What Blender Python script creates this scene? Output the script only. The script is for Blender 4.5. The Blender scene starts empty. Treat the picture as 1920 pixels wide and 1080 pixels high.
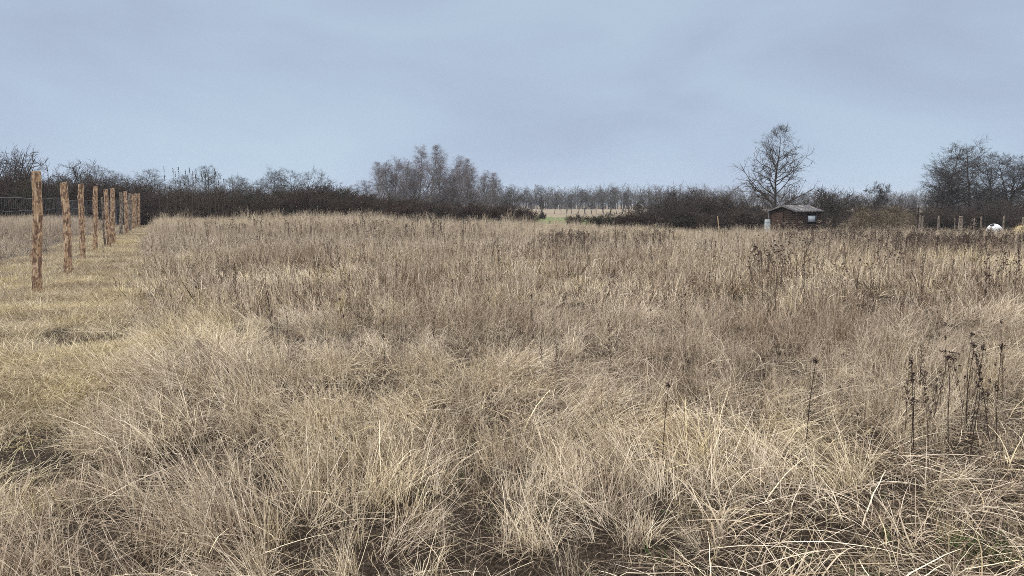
import bpy, math, random
import numpy as np
from mathutils import Vector

# ------------------------------------------------------------------ camera, world, sun
scene = bpy.context.scene
COL = scene.collection
CAM_H = 1.6
FPX = 1297.0                      # focal length in 1920-wide pixels
PITCH = math.atan((540 - 380) / FPX)
cam_d = bpy.data.cameras.new('camera')
cam_d.sensor_width = 36.0
cam_d.lens = 36.0 * FPX / 1920.0
cam_d.clip_start = 0.05
cam_d.clip_end = 5000
cam = bpy.data.objects.new('camera', cam_d)
COL.objects.link(cam)
cam.location = (0, 0, CAM_H)
cam.rotation_euler = (math.pi / 2 - PITCH, 0, 0)
scene.camera = cam

SUN_EL, SUN_ROT = math.radians(42), math.radians(290)
world = bpy.data.worlds.new('World')
scene.world = world
world.use_nodes = True
wt = world.node_tree
wt.nodes.clear()
def N(t, typ, **kw):
    n = t.nodes.new(typ)
    for k, v in kw.items():
        setattr(n, k, v)
    return n
def L(t, a, b): t.links.new(a, b)
def ramp(t, fac, stops, interp='LINEAR'):
    r = N(t, 'ShaderNodeValToRGB')
    r.color_ramp.interpolation = interp
    e = r.color_ramp.elements
    while len(e) < len(stops): e.new(0.5)
    for el, (p, c) in zip(e, stops):
        el.position = p
        el.color = (c[0], c[1], c[2], 1) if not isinstance(c, (int, float)) else (c, c, c, 1)
    if fac is not None: L(t, fac, r.inputs[0])
    return r
wo = N(wt, 'ShaderNodeOutputWorld')
tc = N(wt, 'ShaderNodeTexCoord')
sky = N(wt, 'ShaderNodeTexSky', sky_type='NISHITA', sun_disc=False)
sky.sun_elevation = SUN_EL
sky.sun_rotation = SUN_ROT
bg1 = N(wt, 'ShaderNodeBackground'); bg1.inputs[1].default_value = 0.05
L(wt, sky.outputs[0], bg1.inputs[0])
sep = N(wt, 'ShaderNodeSeparateXYZ'); L(wt, tc.outputs['Generated'], sep.inputs[0])
# an overcast vault: grey-blue near the horizon, several times brighter overhead
vault = ramp(wt, sep.outputs[2], [(0.0, (.50, .605, .775)), (.07, (.465, .578, .735)), (.17, (.443, .545, .695)), (.30, (.44, .54, .685)),
                                  (.5, (1.2, 1.22, 1.28)), (1.0, (2.9, 2.85, 2.8))])
mp = N(wt, 'ShaderNodeMapping'); mp.inputs['Scale'].default_value = (1, 1, 2.6)
L(wt, tc.outputs['Generated'], mp.inputs[0])
nz = N(wt, 'ShaderNodeTexNoise'); nz.inputs['Scale'].default_value = 2.6; nz.inputs['Detail'].default_value = 5; nz.inputs['Roughness'].default_value = .5; nz.inputs['Distortion'].default_value = .4
L(wt, mp.outputs[0], nz.inputs['Vector'])
cl = ramp(wt, nz.outputs[0], [(.30, (.88, .86, .895)), (.5, (1, 1, 1)), (.68, (1.06, 1.09, 1.04))])
mul = N(wt, 'ShaderNodeMix', data_type='RGBA', blend_type='MULTIPLY'); mul.inputs[0].default_value = 1
L(wt, vault.outputs[0], mul.inputs[6]); L(wt, cl.outputs[0], mul.inputs[7])
bg2 = N(wt, 'ShaderNodeBackground'); bg2.inputs[1].default_value = 1.02
L(wt, mul.outputs[2], bg2.inputs[0])
mxs = N(wt, 'ShaderNodeMixShader'); mxs.inputs[0].default_value = .96
L(wt, bg1.outputs[0], mxs.inputs[1]); L(wt, bg2.outputs[0], mxs.inputs[2]); L(wt, mxs.outputs[0], wo.inputs[0])

sun_d = bpy.data.lights.new('sun', 'SUN'); sun_d.energy = 1.5; sun_d.angle = math.radians(10); sun_d.color = (1, .95, .88)
sun = bpy.data.objects.new('sun', sun_d); COL.objects.link(sun)
# light comes from up and behind-left of the camera
sd = Vector((math.sin(SUN_ROT) * math.cos(SUN_EL), math.cos(SUN_ROT) * math.cos(SUN_EL), math.sin(SUN_EL)))
sun.rotation_euler = sd.to_track_quat('Z', 'Y').to_euler()
sun['kind'] = 'helper'

vs = scene.view_settings
vs.view_transform = 'Standard'; vs.look = 'None'; vs.exposure = 0; vs.gamma = 1; vs.use_curve_mapping = False
cy = scene.cycles
cy.max_bounces = 3; cy.diffuse_bounces = 2; cy.glossy_bounces = 1; cy.transmission_bounces = 2; cy.volume_bounces = 0; cy.transparent_max_bounces = 4
cy.use_denoising = False
cy.denoiser = 'OPENIMAGEDENOISE'
cy.denoising_input_passes = 'RGB_ALBEDO_NORMAL'
cy.denoising_prefilter = 'ACCURATE'
cy.use_adaptive_sampling = False
cy.sample_clamp_indirect = 4
cy.filter_width = .9

# ------------------------------------------------------------------ terrain and pixel helpers
def sstep(a, b, v):
    t = np.clip((v - a) / (b - a), 0, 1); return t * t * (3 - 2 * t)
def wav(x, y, s, seed):
    r = np.random.RandomState(seed); o = 0
    for i in range(7):
        a = r.uniform(0, 6.283); f = s * r.uniform(.6, 1.7); ph = r.uniform(0, 6.283)
        o = o + np.sin((x * math.cos(a) + y * math.sin(a)) * f + ph)
    return o / 7 * 1.9          # roughly -1..1
def ground(x, y):
    x = np.asarray(x, float); y = np.asarray(y, float)
    near = 1 - sstep(45, 60, y)
    z = near * (.045 * wav(x, y, .9, 1) + .03 * wav(x, y, 2.7, 2))
    z = z - .75 * sstep(20, 48, y) * sstep(-2, 16, x)
    z = z - .5 * sstep(46, 70, y) * (1 - sstep(-2, 16, x)) - .75 * sstep(60, 190, y) * (1 - sstep(300, 600, y)*0)
    return z
def edge_x(y): return -1.1 - 0.49 * y + .5 * (1 - sstep(8, 15, y)) - .9 * np.maximum(0, 3.9 - y)          # right edge of the mown strip
def fence_x(y): return -2.55 - 0.484 * y
def ray(px, py):
    v = np.array([(px - 960) / FPX, 1.0, -(py - 540) / FPX])
    c, s = math.cos(PITCH), math.sin(PITCH)
    return np.array([v[0], v[1] * c + v[2] * s, v[2] * c - v[1] * s])
def on_ground(px, py):
    d = ray(px, py); t = 5.0
    for _ in range(60):
        p = d * t; t = t + ((p[2] + CAM_H) - float(ground(p[0], p[1]))) / max(.02, -d[2]) * .6
    p = d * t
    return float(p[0]), float(p[1]), float(ground(p[0], p[1]))
def at_dist(px, py, Y):
    d = ray(px, py); t = Y / d[1]; return float(d[0] * t), float(Y), float(CAM_H + d[2] * t)

# ------------------------------------------------------------------ object helpers
def tag(o, label=None, cat=None, group=None, kind=None):
    if label: o['label'] = label
    if cat: o['category'] = cat
    if group: o['group'] = group
    if kind: o['kind'] = kind
    return o
def empty(name, loc, rz=0, label=None, cat=None, group=None, s=1.0):
    o = bpy.data.objects.new(name, None); COL.objects.link(o); o.location = loc; o.rotation_euler = (0, 0, rz)
    o.scale = (s, s, s) if isinstance(s, (int, float)) else s
    o.empty_display_size = .1
    return tag(o, label, cat, group)
def make_mesh(name, V, F, mat, attrs=None, smooth=False):
    V = np.ascontiguousarray(V, dtype=np.float32); F = np.ascontiguousarray(F, dtype=np.int32)
    me = bpy.data.meshes.new(name)
    k = F.shape[1]
    me.vertices.add(len(V)); me.vertices.foreach_set('co', V.ravel())
    me.loops.add(F.size); me.loops.foreach_set('vertex_index', F.ravel())
    me.polygons.add(len(F)); me.polygons.foreach_set('loop_start', np.arange(len(F), dtype=np.int32) * k)
    try: me.polygons.foreach_set('loop_total', np.full(len(F), k, dtype=np.int32))
    except Exception: pass
    if smooth: me.polygons.foreach_set('use_smooth', np.ones(len(F), dtype=bool))
    for n, a in (attrs or {}).items():
        at = me.attributes.new(n, 'FLOAT', 'POINT'); at.data.foreach_set('value', np.asarray(a, dtype=np.float32).ravel())
    if mat: me.materials.append(mat)
    me.update(calc_edges=True); me.validate()
    return me
def link_mesh(name, me, parent=None, loc=(0, 0, 0), rz=0, s=1.0):
    o = bpy.data.objects.new(name, me); COL.objects.link(o); o.location = loc; o.rotation_euler = (0, 0, rz)
    o.scale = (s, s, s) if isinstance(s, (int, float)) else s
    if parent: o.parent = parent
    return o
def unit(v): return v / np.maximum(np.linalg.norm(v, axis=-1, keepdims=True), 1e-9)
def tubes(P, R, sides=3):
    """P (n,k,3) polylines, R (n,k) radii -> verts, quads, id of the polyline per vertex"""
    n, k, _ = P.shape
    T = np.empty_like(P); T[:, 1:-1] = P[:, 2:] - P[:, :-2] if k > 2 else T[:, 1:-1]
    T[:, 0] = P[:, 1] - P[:, 0]; T[:, -1] = P[:, -1] - P[:, -2]; T = unit(T)
    main = unit(P[:, -1] - P[:, 0])
    ref = np.where(np.abs(main[:, 2:3]) > .8, np.array([[1.0, 0.13, 0]]), np.array([[0.1, 0.05, 1.0]]))[:, None, :]
    U = unit(np.cross(T, np.broadcast_to(ref, T.shape))); W = np.cross(T, U)
    a = np.arange(sides) * 2 * math.pi / sides
    V = P[:, :, None, :] + R[:, :, None, None] * (np.cos(a)[None, None, :, None] * U[:, :, None, :] + np.sin(a)[None, None, :, None] * W[:, :, None, :])
    idx = np.arange(n * k * sides).reshape(n, k, sides); nx = np.roll(idx, -1, axis=2)
    F = np.stack([idx[:, :-1], nx[:, :-1], nx[:, 1:], idx[:, 1:]], -1).reshape(-1, 4)
    return V.reshape(-1, 3), F, np.repeat(np.arange(n), k * sides)
def ribbons(P, Wd, side):
    """P (n,k,3), Wd (n,k) width, side (n,3) -> flat blades"""
    n, k, _ = P.shape
    V = np.stack([P - side[:, None, :] * Wd[:, :, None] / 2, P + side[:, None, :] * Wd[:, :, None] / 2], 2)
    idx = np.arange(n * k * 2).reshape(n, k, 2)
    F = np.stack([idx[:, :-1, 0], idx[:, :-1, 1], idx[:, 1:, 1], idx[:, 1:, 0]], -1).reshape(-1, 4)
    return V.reshape(-1, 3), F, np.repeat(np.arange(n), k * 2)
class Geo:
    def __init__(s): s.V, s.F, s.A, s.n = [], [], [], 0
    def add(s, V, F, a=0.5):
        s.V.append(V); s.F.append(F + s.n); s.n += len(V)
        s.A.append(np.full(len(V), a) if np.isscalar(a) else a); return s
    def mesh(s, name, mat, smooth=False):
        return make_mesh(name, np.concatenate(s.V), np.concatenate(s.F), mat, {'r': np.concatenate(s.A)}, smooth)
def boxg(x0, x1, y0, y1, z0, z1):
    V = np.array([[x, y, z] for z in (z0, z1) for y in (y0, y1) for x in (x0, x1)], float)
    F = np.array([[0, 2, 3, 1], [4, 5, 7, 6], [0, 1, 5, 4], [2, 6, 7, 3], [0, 4, 6, 2], [1, 3, 7, 5]])
    return V, F

# ------------------------------------------------------------------ materials
def mat(name, rough=.85, spec=.2):
    m = bpy.data.materials.new(name); m.use_nodes = True; t = m.node_tree
    b = t.nodes['Principled BSDF']; b.inputs['Roughness'].default_value = rough
    b.inputs['Specular IOR Level'].default_value = spec
    return m, t, b
def grass_mat(name, stops, trans=.18, tint=True, gain=1.0):
    m, t, b = mat(name, .75, .25)
    at = N(t, 'ShaderNodeAttribute', attribute_name='r')
    r = ramp(t, at.outputs['Fac'], stops)
    out = r.outputs[0]
    if tint:
        ta = N(t, 'ShaderNodeAttribute', attribute_name='tint', attribute_type='INSTANCER')
        r2 = ramp(t, ta.outputs['Fac'], [(0, (.42, .34, .28)), (.25, (.78, .72, .70)), (.5, (1, .98, .97)), (.75, (1.13, 1.10, 1.0)), (1, (1.14, 1.10, .84))])
        mm = N(t, 'ShaderNodeMix', data_type='RGBA', blend_type='MULTIPLY'); mm.inputs[0].default_value = 1
        L(t, out, mm.inputs[6]); L(t, r2.outputs[0], mm.inputs[7]); out = mm.outputs[2]
    L(t, out, b.inputs['Base Color'])
    tr = N(t, 'ShaderNodeBsdfTranslucent'); L(t, out, tr.inputs[0])
    mx = N(t, 'ShaderNodeMixShader'); mx.inputs[0].default_value = trans
    o = t.nodes['Material Output']
    L(t, b.outputs[0], mx.inputs[1]); L(t, tr.outputs[0], mx.inputs[2]); L(t, mx.outputs[0], o.inputs[0])
    return m
M = {}
M['straw'] = grass_mat('dry_grass', [(0, (.025, .016, .010)), (.22, (.10, .072, .049)), (.42, (.38, .308, .218)), (.66, (.64, .545, .42)), (1, (.92, .82, .66))], .08)
M['mown'] = grass_mat('mown_grass', [(0, (.13, .09, .05)), (.3, (.30, .24, .16)), (.7, (.55, .47, .335)), (.93, (.78, .69, .52)), (1, (.27, .28, .12))], .08)
M['green'] = grass_mat('green_grass', [(0, (.05, .08, .025)), (.6, (.09, .13, .04)), (1, (.22, .22, .10))], tint=False)
M['weed'] = grass_mat('weed_stalks', [(0, (.03, .02, .017)), (.4, (.085, .055, .043)), (.7, (.15, .105, .085)), (1, (.42, .34, .26))], trans=.02, tint=False)
M['plume'] = grass_mat('grass_plumes', [(0, (.25, .19, .14)), (1, (.55, .46, .36))], tint=False)

def bark_mat(name, c1, c2, c3, s=3.0):
    m, t, b = mat(name, .9, .1)
    tcn = N(t, 'ShaderNodeTexCoord'); n = N(t, 'ShaderNodeTexNoise'); n.inputs['Scale'].default_value = s; n.inputs['Detail'].default_value = 4
    L(t, tcn.outputs['Object'], n.inputs['Vector'])
    a = N(t, 'ShaderNodeAttribute', attribute_name='r')
    ad = N(t, 'ShaderNodeMath', operation='ADD'); L(t, n.outputs[0], ad.inputs[0]); L(t, a.outputs['Fac'], ad.inputs[1])
    hf = N(t, 'ShaderNodeMath', operation='MULTIPLY'); hf.inputs[1].default_value = .5; L(t, ad.outputs[0], hf.inputs[0])
    r = ramp(t, hf.outputs[0], [(.2, c1), (.5, c2), (.8, c3)]); L(t, r.outputs[0], b.inputs['Base Color'])
    return m
M['bark'] = bark_mat('dark_bark', (.02, .016, .015), (.04, .032, .03), (.085, .07, .063))
M['twig'] = bark_mat('dark_twigs', (.024, .018, .015), (.060, .045, .037), (.14, .107, .088))
M['twig_red'] = bark_mat('reddish_twigs', (.022, .014, .012), (.055, .035, .028), (.12, .08, .063))
M['twig_olive'] = bark_mat('olive_twigs', (.022, .019, .013), (.055, .047, .031), (.12, .105, .078))
M['birch'] = bark_mat('birch_twigs', (.11, .085, .09), (.19, .155, .165), (.30, .26, .27))
M['birch_bark'] = bark_mat('birch_bark', (.10, .09, .085), (.32, .30, .28), (.5, .48, .45), 1.5)
M['alder'] = bark_mat('alder_twigs', (.03, .025, .025), (.06, .05, .048), (.11, .095, .09))

# ------------------------------------------------------------------ ground
def ground_material():
    m, t, b = mat('field_soil', .95, .1)
    tcn = N(t, 'ShaderNodeTexCoord')
    n1 = N(t, 'ShaderNodeTexNoise'); n1.inputs['Scale'].default_value = 1.3; n1.inputs['Detail'].default_value = 8; n1.inputs['Roughness'].default_value = .65
    n2 = N(t, 'ShaderNodeTexNoise'); n2.inputs['Scale'].default_value = 55; n2.inputs['Detail'].default_value = 6; n2.inputs['Roughness'].default_value = .7
    n3 = N(t, 'ShaderNodeTexNoise'); n3.inputs['Scale'].default_value = .06; n3.inputs['Detail'].default_value = 5
    for n in (n1, n2, n3): L(t, tcn.outputs['Object'], n.inputs['Vector'])
    soil = ramp(t, n2.outputs[0], [(.33, (.006, .0045, .003)), (.50, (.034, .025, .018)), (.68, (.16, .122, .09))])
    that = ramp(t, n1.outputs[0], [(.35, (.008, .006, .004)), (.65, (.030, .021, .015))])
    mx = N(t, 'ShaderNodeMix', data_type='RGBA', blend_type='MIX'); mx.inputs[0].default_value = .35
    L(t, soil.outputs[0], mx.inputs[6]); L(t, that.outputs[0], mx.inputs[7])
    # far open land is pale stubble
    sp = N(t, 'ShaderNodeSeparateXYZ'); L(t, tcn.outputs['Object'], sp.inputs[0])
    mr = N(t, 'ShaderNodeMapRange'); mr.inputs[1].default_value = 50; mr.inputs[2].default_value = 80; L(t, sp.outputs[1], mr.inputs[0])
    far = ramp(t, n3.outputs[0], [(.3, (.19, .15, .105)), (.7, (.28, .23, .165))])
    m2 = N(t, 'ShaderNodeMix', data_type='RGBA'); L(t, mr.outputs[0], m2.inputs[0]); L(t, mx.outputs[2], m2.inputs[6]); L(t, far.outputs[0], m2.inputs[7])
    L(t, m2.outputs[2], b.inputs['Base Color'])
    bp = N(t, 'ShaderNodeBump'); bp.inputs['Strength'].default_value = .8; bp.inputs['Distance'].default_value = .02
    L(t, n2.outputs[0], bp.inputs['Height']); L(t, bp.outputs[0], b.inputs['Normal'])
    return m
def grid_sheet(name, xs, ys, zf, m, lift=0.0):
    X, Y = np.meshgrid(xs, ys); Z = zf(X, Y) + lift
    V = np.stack([X, Y, Z], -1).reshape(-1, 3); i = np.arange(len(xs) * len(ys)).reshape(len(ys), len(xs))
    F = np.stack([i[:-1, :-1], i[:-1, 1:], i[1:, 1:], i[1:, :-1]], -1).reshape(-1, 4)
    return link_mesh(name, make_mesh(name, V, F, m, smooth=True))
def soil_mask(x, y):      # bare trodden soil in the near right corner
    return sstep(.0, 1.0, (.35 + .62 * x + .40 * wav(x, y, 1.6, 61) + .2 * wav(x, y, 5, 62)) - (y - 2.6) * 1.0)
def ground_fine(x, y):
    z = ground(x, y); c = (y < 9) & (np.abs(x) < 8)
    f = .012 * wav(x, y, 11, 5) + .008 * wav(x, y, 25, 6) + .006 * wav(x, y, 47, 7)
    return z + np.where(c, f * soil_mask(x, y), 0)
a = 7.2; tt = np.linspace(-1, 1, 460)
gs = 900 * np.sinh(a * tt) / math.sinh(a)
ys = 900 * np.sinh(a * np.linspace(-.62, 1, 420)) / math.sinh(a) + 3.2
gr = grid_sheet('ground', gs, ys, ground_fine, ground_material()); gr['kind'] = 'structure'
gr['label'] = 'brown soil under the dry grass field'
def simple_noise_mat(name, stops, sc, bump=0.0, rough=.95, vec='Object', mscale=None, detail=5):
    m, t, b = mat(name, rough, .15)
    tcn = N(t, 'ShaderNodeTexCoord'); src = tcn.outputs[vec]
    if mscale:
        mm = N(t, 'ShaderNodeMapping'); mm.inputs['Scale'].default_value = mscale; L(t, src, mm.inputs[0]); src = mm.outputs[0]
    n = N(t, 'ShaderNodeTexNoise'); n.inputs['Scale'].default_value = sc; n.inputs['Detail'].default_value = detail; L(t, src, n.inputs['Vector'])
    r = ramp(t, n.outputs[0], stops); L(t, r.outputs[0], b.inputs['Base Color'])
    if bump:
        bp = N(t, 'ShaderNodeBump'); bp.inputs['Strength'].default_value = bump; bp.inputs['Distance'].default_value = .02
        L(t, n.outputs[0], bp.inputs['Height']); L(t, bp.outputs[0], b.inputs['Normal'])
    return m
gm = grid_sheet('green_meadow', np.linspace(-60, 60, 60), np.linspace(54, 118, 40), ground,
                simple_noise_mat('meadow_green', [(.3, (.085, .12, .04)), (.7, (.15, .19, .07))], .5), .10)
gm['kind'] = 'structure'; gm['label'] = 'low green meadow beyond the gap in the shrubs'

# ------------------------------------------------------------------ grass tufts (source meshes, instanced as stuff)
def blades(rs, n, R, L0, L1, e0, e0s, droop, width, K=6, az=None, azs=None, wander=.14, flat=0.0, fat=.9):
    ba = rs.uniform(0, 6.283, n); br = R * np.sqrt(rs.uniform(0, 1, n))
    base = np.stack([br * np.cos(ba), br * np.sin(ba), np.full(n, -.02)], -1)
    A = rs.uniform(0, 6.283, n) if az is None else az + rs.normal(0, azs, n)
    E = np.radians(rs.normal(e0, e0s, n)); Ln = rs.uniform(L0, L1, n); D = np.radians(droop) * rs.uniform(.0, 1.0, n) ** 1.5 * 1.7 / K
    kink = rs.uniform(0, 1, n) < .38; kp = rs.randint(2, K + 1, n)
    P = [base]; p = base.copy(); s = Ln / K
    for i in range(K):
        d = np.stack([np.cos(E) * np.cos(A), np.cos(E) * np.sin(A), np.sin(E)], -1)
        p = p + d * s[:, None]
        if flat: p[:, 2] = np.maximum(p[:, 2], flat * rs.uniform(.2, 1, n))
        P.append(p.copy())
        E = E - D * (.5 + i / K * 1.2); E = np.where(kink & (kp == i), E - rs.uniform(.4, 1.5, n), E)
        A = A + rs.normal(0, wander / math.sqrt(K), n)
    P = np.stack(P, 1)
    t = np.linspace(0, 1, K + 1)[None, :]
    W = width * (.5 + .6 * rs.uniform(0, 1, n) + fat * rs.uniform(0, 1, n) ** 5)[:, None] * (1 - .75 * t ** 1.5)
    sa = A + math.pi / 2 + rs.normal(0, .6, n)
    side = np.stack([np.cos(sa), np.sin(sa), rs.normal(0, .25, n)], -1); side = unit(side)
    return P, W, side
def tuft(name, m, specs, seed):
    rs = np.random.RandomState(seed); g = Geo()
    for sp in specs:
        sp = dict(sp); c0, c1 = sp.pop('c', (.2, .9)); plume = sp.pop('plume', 0)
        P, W, S = blades(rs, **sp); n = len(P)
        rv = rs.uniform(c0, c1, n) ** 1.0
        V, F, I = ribbons(P, W, S); g.add(V, F, rv[I])
        if plume:
            sel = np.where(rs.uniform(0, 1, n) < plume)[0]
            if len(sel):
                Q = []
                for b in sel:
                    tip, pre = P[b, -1], P[b, -2]
                    for j in range(9):
                        o = pre + (tip - pre) * rs.uniform(.0, 1.1); q = unit(tip - pre + rs.normal(0, .35, 3) * np.linalg.norm(tip - pre))
                        Q.append([o, o + q * rs.uniform(.02, .055)])
                Q = np.array(Q); w = np.full((len(Q), 2), .0032); sd_ = unit(rs.normal(0, 1, (len(Q), 3)))
                V, F, I = ribbons(Q, w, sd_); g.add(V, F, np.full(len(V), .62))
    me = g.mesh(name, m)
    return bpy.data.objects.new(name, me)
def collection(name, objs):
    c = bpy.data.collections.new(name)
    for i, o in enumerate(objs): o.name = '%s_%02d' % (name, i); c.objects.link(o)
    return c
def scatter(name, coll, P, idx, rz, sc, tint, tilt=None, label=None, cat=None, mats=None):
    """vertices carry the attributes; geometry nodes put a tuft on each"""
    n = len(P); me = bpy.data.meshes.new(name); me.vertices.add(n); me.vertices.foreach_set('co', np.asarray(P, np.float32).ravel())
    def fa(nm, v): a_ = me.attributes.new(nm, 'FLOAT', 'POINT'); a_.data.foreach_set('value', np.asarray(v, np.float32))
    def va(nm, v): a_ = me.attributes.new(nm, 'FLOAT_VECTOR', 'POINT'); a_.data.foreach_set('vector', np.asarray(v, np.float32).ravel())
    ia = me.attributes.new('vidx', 'INT', 'POINT'); ia.data.foreach_set('value', np.asarray(idx, np.int32))
    tl = tilt if tilt is not None else np.zeros((n, 2))
    va('rot', np.stack([tl[:, 0], tl[:, 1], rz], -1)); va('scl', sc if np.ndim(sc) == 2 else np.stack([sc] * 3, -1)); fa('tint', tint)
    for m_ in (mats or []): me.materials.append(m_)
    o = bpy.data.objects.new(name, me); COL.objects.link(o)
    ng = bpy.data.node_groups.new(name + '_scatter', 'GeometryNodeTree')
    ng.interface.new_socket('Geometry', in_out='INPUT', socket_type='NodeSocketGeometry')
    ng.interface.new_socket('Geometry', in_out='OUTPUT', socket_type='NodeSocketGeometry')
    gi = ng.nodes.new('NodeGroupInput'); go = ng.nodes.new('NodeGroupOutput')
    ci = ng.nodes.new('GeometryNodeCollectionInfo'); ci.inputs[0].default_value = coll; ci.inputs[1].default_value = True; ci.inputs[2].default_value = True
    ip = ng.nodes.new('GeometryNodeInstanceOnPoints'); ip.inputs['Pick Instance'].default_value = True
    def na(nm, typ):
        k = ng.nodes.new('GeometryNodeInputNamedAttribute'); k.data_type = typ; k.inputs[0].default_value = nm; return k.outputs['Attribute']
    e2r = ng.nodes.new('FunctionNodeEulerToRotation')
    ng.links.new(gi.outputs[0], ip.inputs['Points']); ng.links.new(ci.outputs[0], ip.inputs['Instance'])
    ng.links.new(na('vidx', 'INT'), ip.inputs['Instance Index'])
    ng.links.new(na('rot', 'FLOAT_VECTOR'), e2r.inputs[0]); ng.links.new(e2r.outputs[0], ip.inputs['Rotation'])
    ng.links.new(na('scl', 'FLOAT_VECTOR'), ip.inputs['Scale'])
    ng.links.new(ip.outputs[0], go.inputs[0])
    md = o.modifiers.new('scatter', 'NODES'); md.node_group = ng
    return tag(o, label, cat, None, 'stuff')

rng = np.random.RandomState(11)
D = math.degrees
near_src, far_src = [], []
# near library: 0-5 upright, 6-11 lodged, 12-15 thatch
for i in range(6):
    near_src.append(tuft('t', M['straw'], [
        dict(n=24, R=.11, L0=.28, L1=.66, e0=76, e0s=11, droop=38, width=.0036, K=6, c=(.25, .95), plume=.12),
        dict(n=24, R=.12, L0=.18, L1=.44, e0=60, e0s=18, droop=90, width=.0054, K=6, c=(.05, .75)),
        dict(n=14, R=.14, L0=.12, L1=.3, e0=35, e0s=20, droop=60, width=.0036, K=5, c=(.0, .4), flat=.02)], 100 + i))  # lowest blades coloured dark, putting shade into the tuft base
for i in range(6):
    near_src.append(tuft('t', M['straw'], [
        dict(n=44, R=.13, L0=.30, L1=.72, e0=36, e0s=17, droop=62, width=.0046, K=7, az=0, azs=.5, c=(.25, 1.0), flat=.05),
        dict(n=16, R=.14, L0=.2, L1=.5, e0=62, e0s=16, droop=50, width=.0030, K=6, c=(.1, .8))], 200 + i))
for i in range(4):
    near_src.append(tuft('t', M['straw'], [
        dict(n=46, R=.2, L0=.12, L1=.46, e0=16, e0s=14, droop=28, width=.0050, K=5, c=(.0, .62), flat=.03, wander=.35)], 300 + i))  # thatch colour kept dark to deepen the shade between tufts
near_col = collection('near_tuft', near_src)
# far library: 0-4 upright wisps, 5-8 soft mounded, 9-11 tall pale
for i in range(5):
    far_src.append(tuft('t', M['straw'], [
        dict(n=26, R=.17, L0=.3, L1=.66, e0=70, e0s=16, droop=36, width=.0078, K=4, fat=2.6, c=(.1, 1.0), plume=.25),
        dict(n=22, R=.18, L0=.15, L1=.38, e0=58, e0s=20, droop=95, width=.0085, K=4, fat=2.6, c=(.0, .75))], 400 + i))
for i in range(4):
    far_src.append(tuft('t', M['straw'], [
        dict(n=40, R=.17, L0=.25, L1=.55, e0=38, e0s=20, droop=75, width=.0080, K=5, fat=2.6, az=0, azs=.95, c=(.0, 1.0), flat=.04)], 500 + i))
for i in range(3):
    far_src.append(tuft('t', M['straw'], [
        dict(n=44, R=.24, L0=.5, L1=.95, e0=83, e0s=6, droop=18, width=.0080, K=4, fat=2.6, c=(.25, 1.0), plume=.55),
        dict(n=24, R=.24, L0=.2, L1=.5, e0=65, e0s=16, droop=70, width=.0090, K=4, fat=2.6, c=(.05, .75))], 600 + i))
far_col = collection('far_tuft', far_src)

def band_pts(y0, y1, dens, margin=2.5, slope=.79):
    A_ = 0.0; 
    n = int(dens * (2 * margin * (y1 - y0) + slope * (y1 ** 2 - y0 ** 2)))
    y = rng.uniform(y0, y1, n * 3); keep = rng.uniform(0, 1, n * 3) < (slope * y + margin) / (slope * y1 + margin)
    y = y[keep][:n]; x = rng.uniform(-1, 1, len(y)) * (slope * y + margin)
    return x, y
def field_ok(x, y): return x > edge_x(y) + .16 * wav(x, y, 2.1, 9) + .10 * wav(x, y, 6, 10)
def flow(x, y):   # direction the lodged grass sweeps to
    return -0.9 + 2.2 * wav(x, y, .7, 21) + 2.0 * wav(x, y, 2.1, 22)
TRACKS = [[on_ground(*p)[:2] for p in t] for t in ([(1010, 520), (1080, 600), (1110, 660), (1190, 720), (1290, 770)], [(1300, 560), (1370, 610), (1400, 670), (1450, 690), (1520, 740)],
          [(1470, 640), (1560, 665), (1660, 690), (1790, 700)], [(340, 620), (430, 650), (540, 655)], [(560, 760), (620, 740), (700, 735)], [(820, 620), (900, 640), (980, 630)],
          [(1150, 470), (1260, 490), (1400, 486)], [(1590, 600), (1700, 610), (1830, 640)])]
def track(x, y):
    d = np.full(np.shape(x), 9.0)
    for t in TRACKS:
        for (ax, ay), (bx, by) in zip(t[:-1], t[1:]):
            L2 = (bx - ax) ** 2 + (by - ay) ** 2; u = np.clip(((x - ax) * (bx - ax) + (y - ay) * (by - ay)) / L2, 0, 1)
            d = np.minimum(d, np.hypot(x - ax - u * (bx - ax), y - ay - u * (by - ay)))
    return (1 - sstep(.0, .30, d + .14 * wav(x, y, 3, 63))) * (.55 + .45 * wav(x, y, 1.7, 64))
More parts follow.
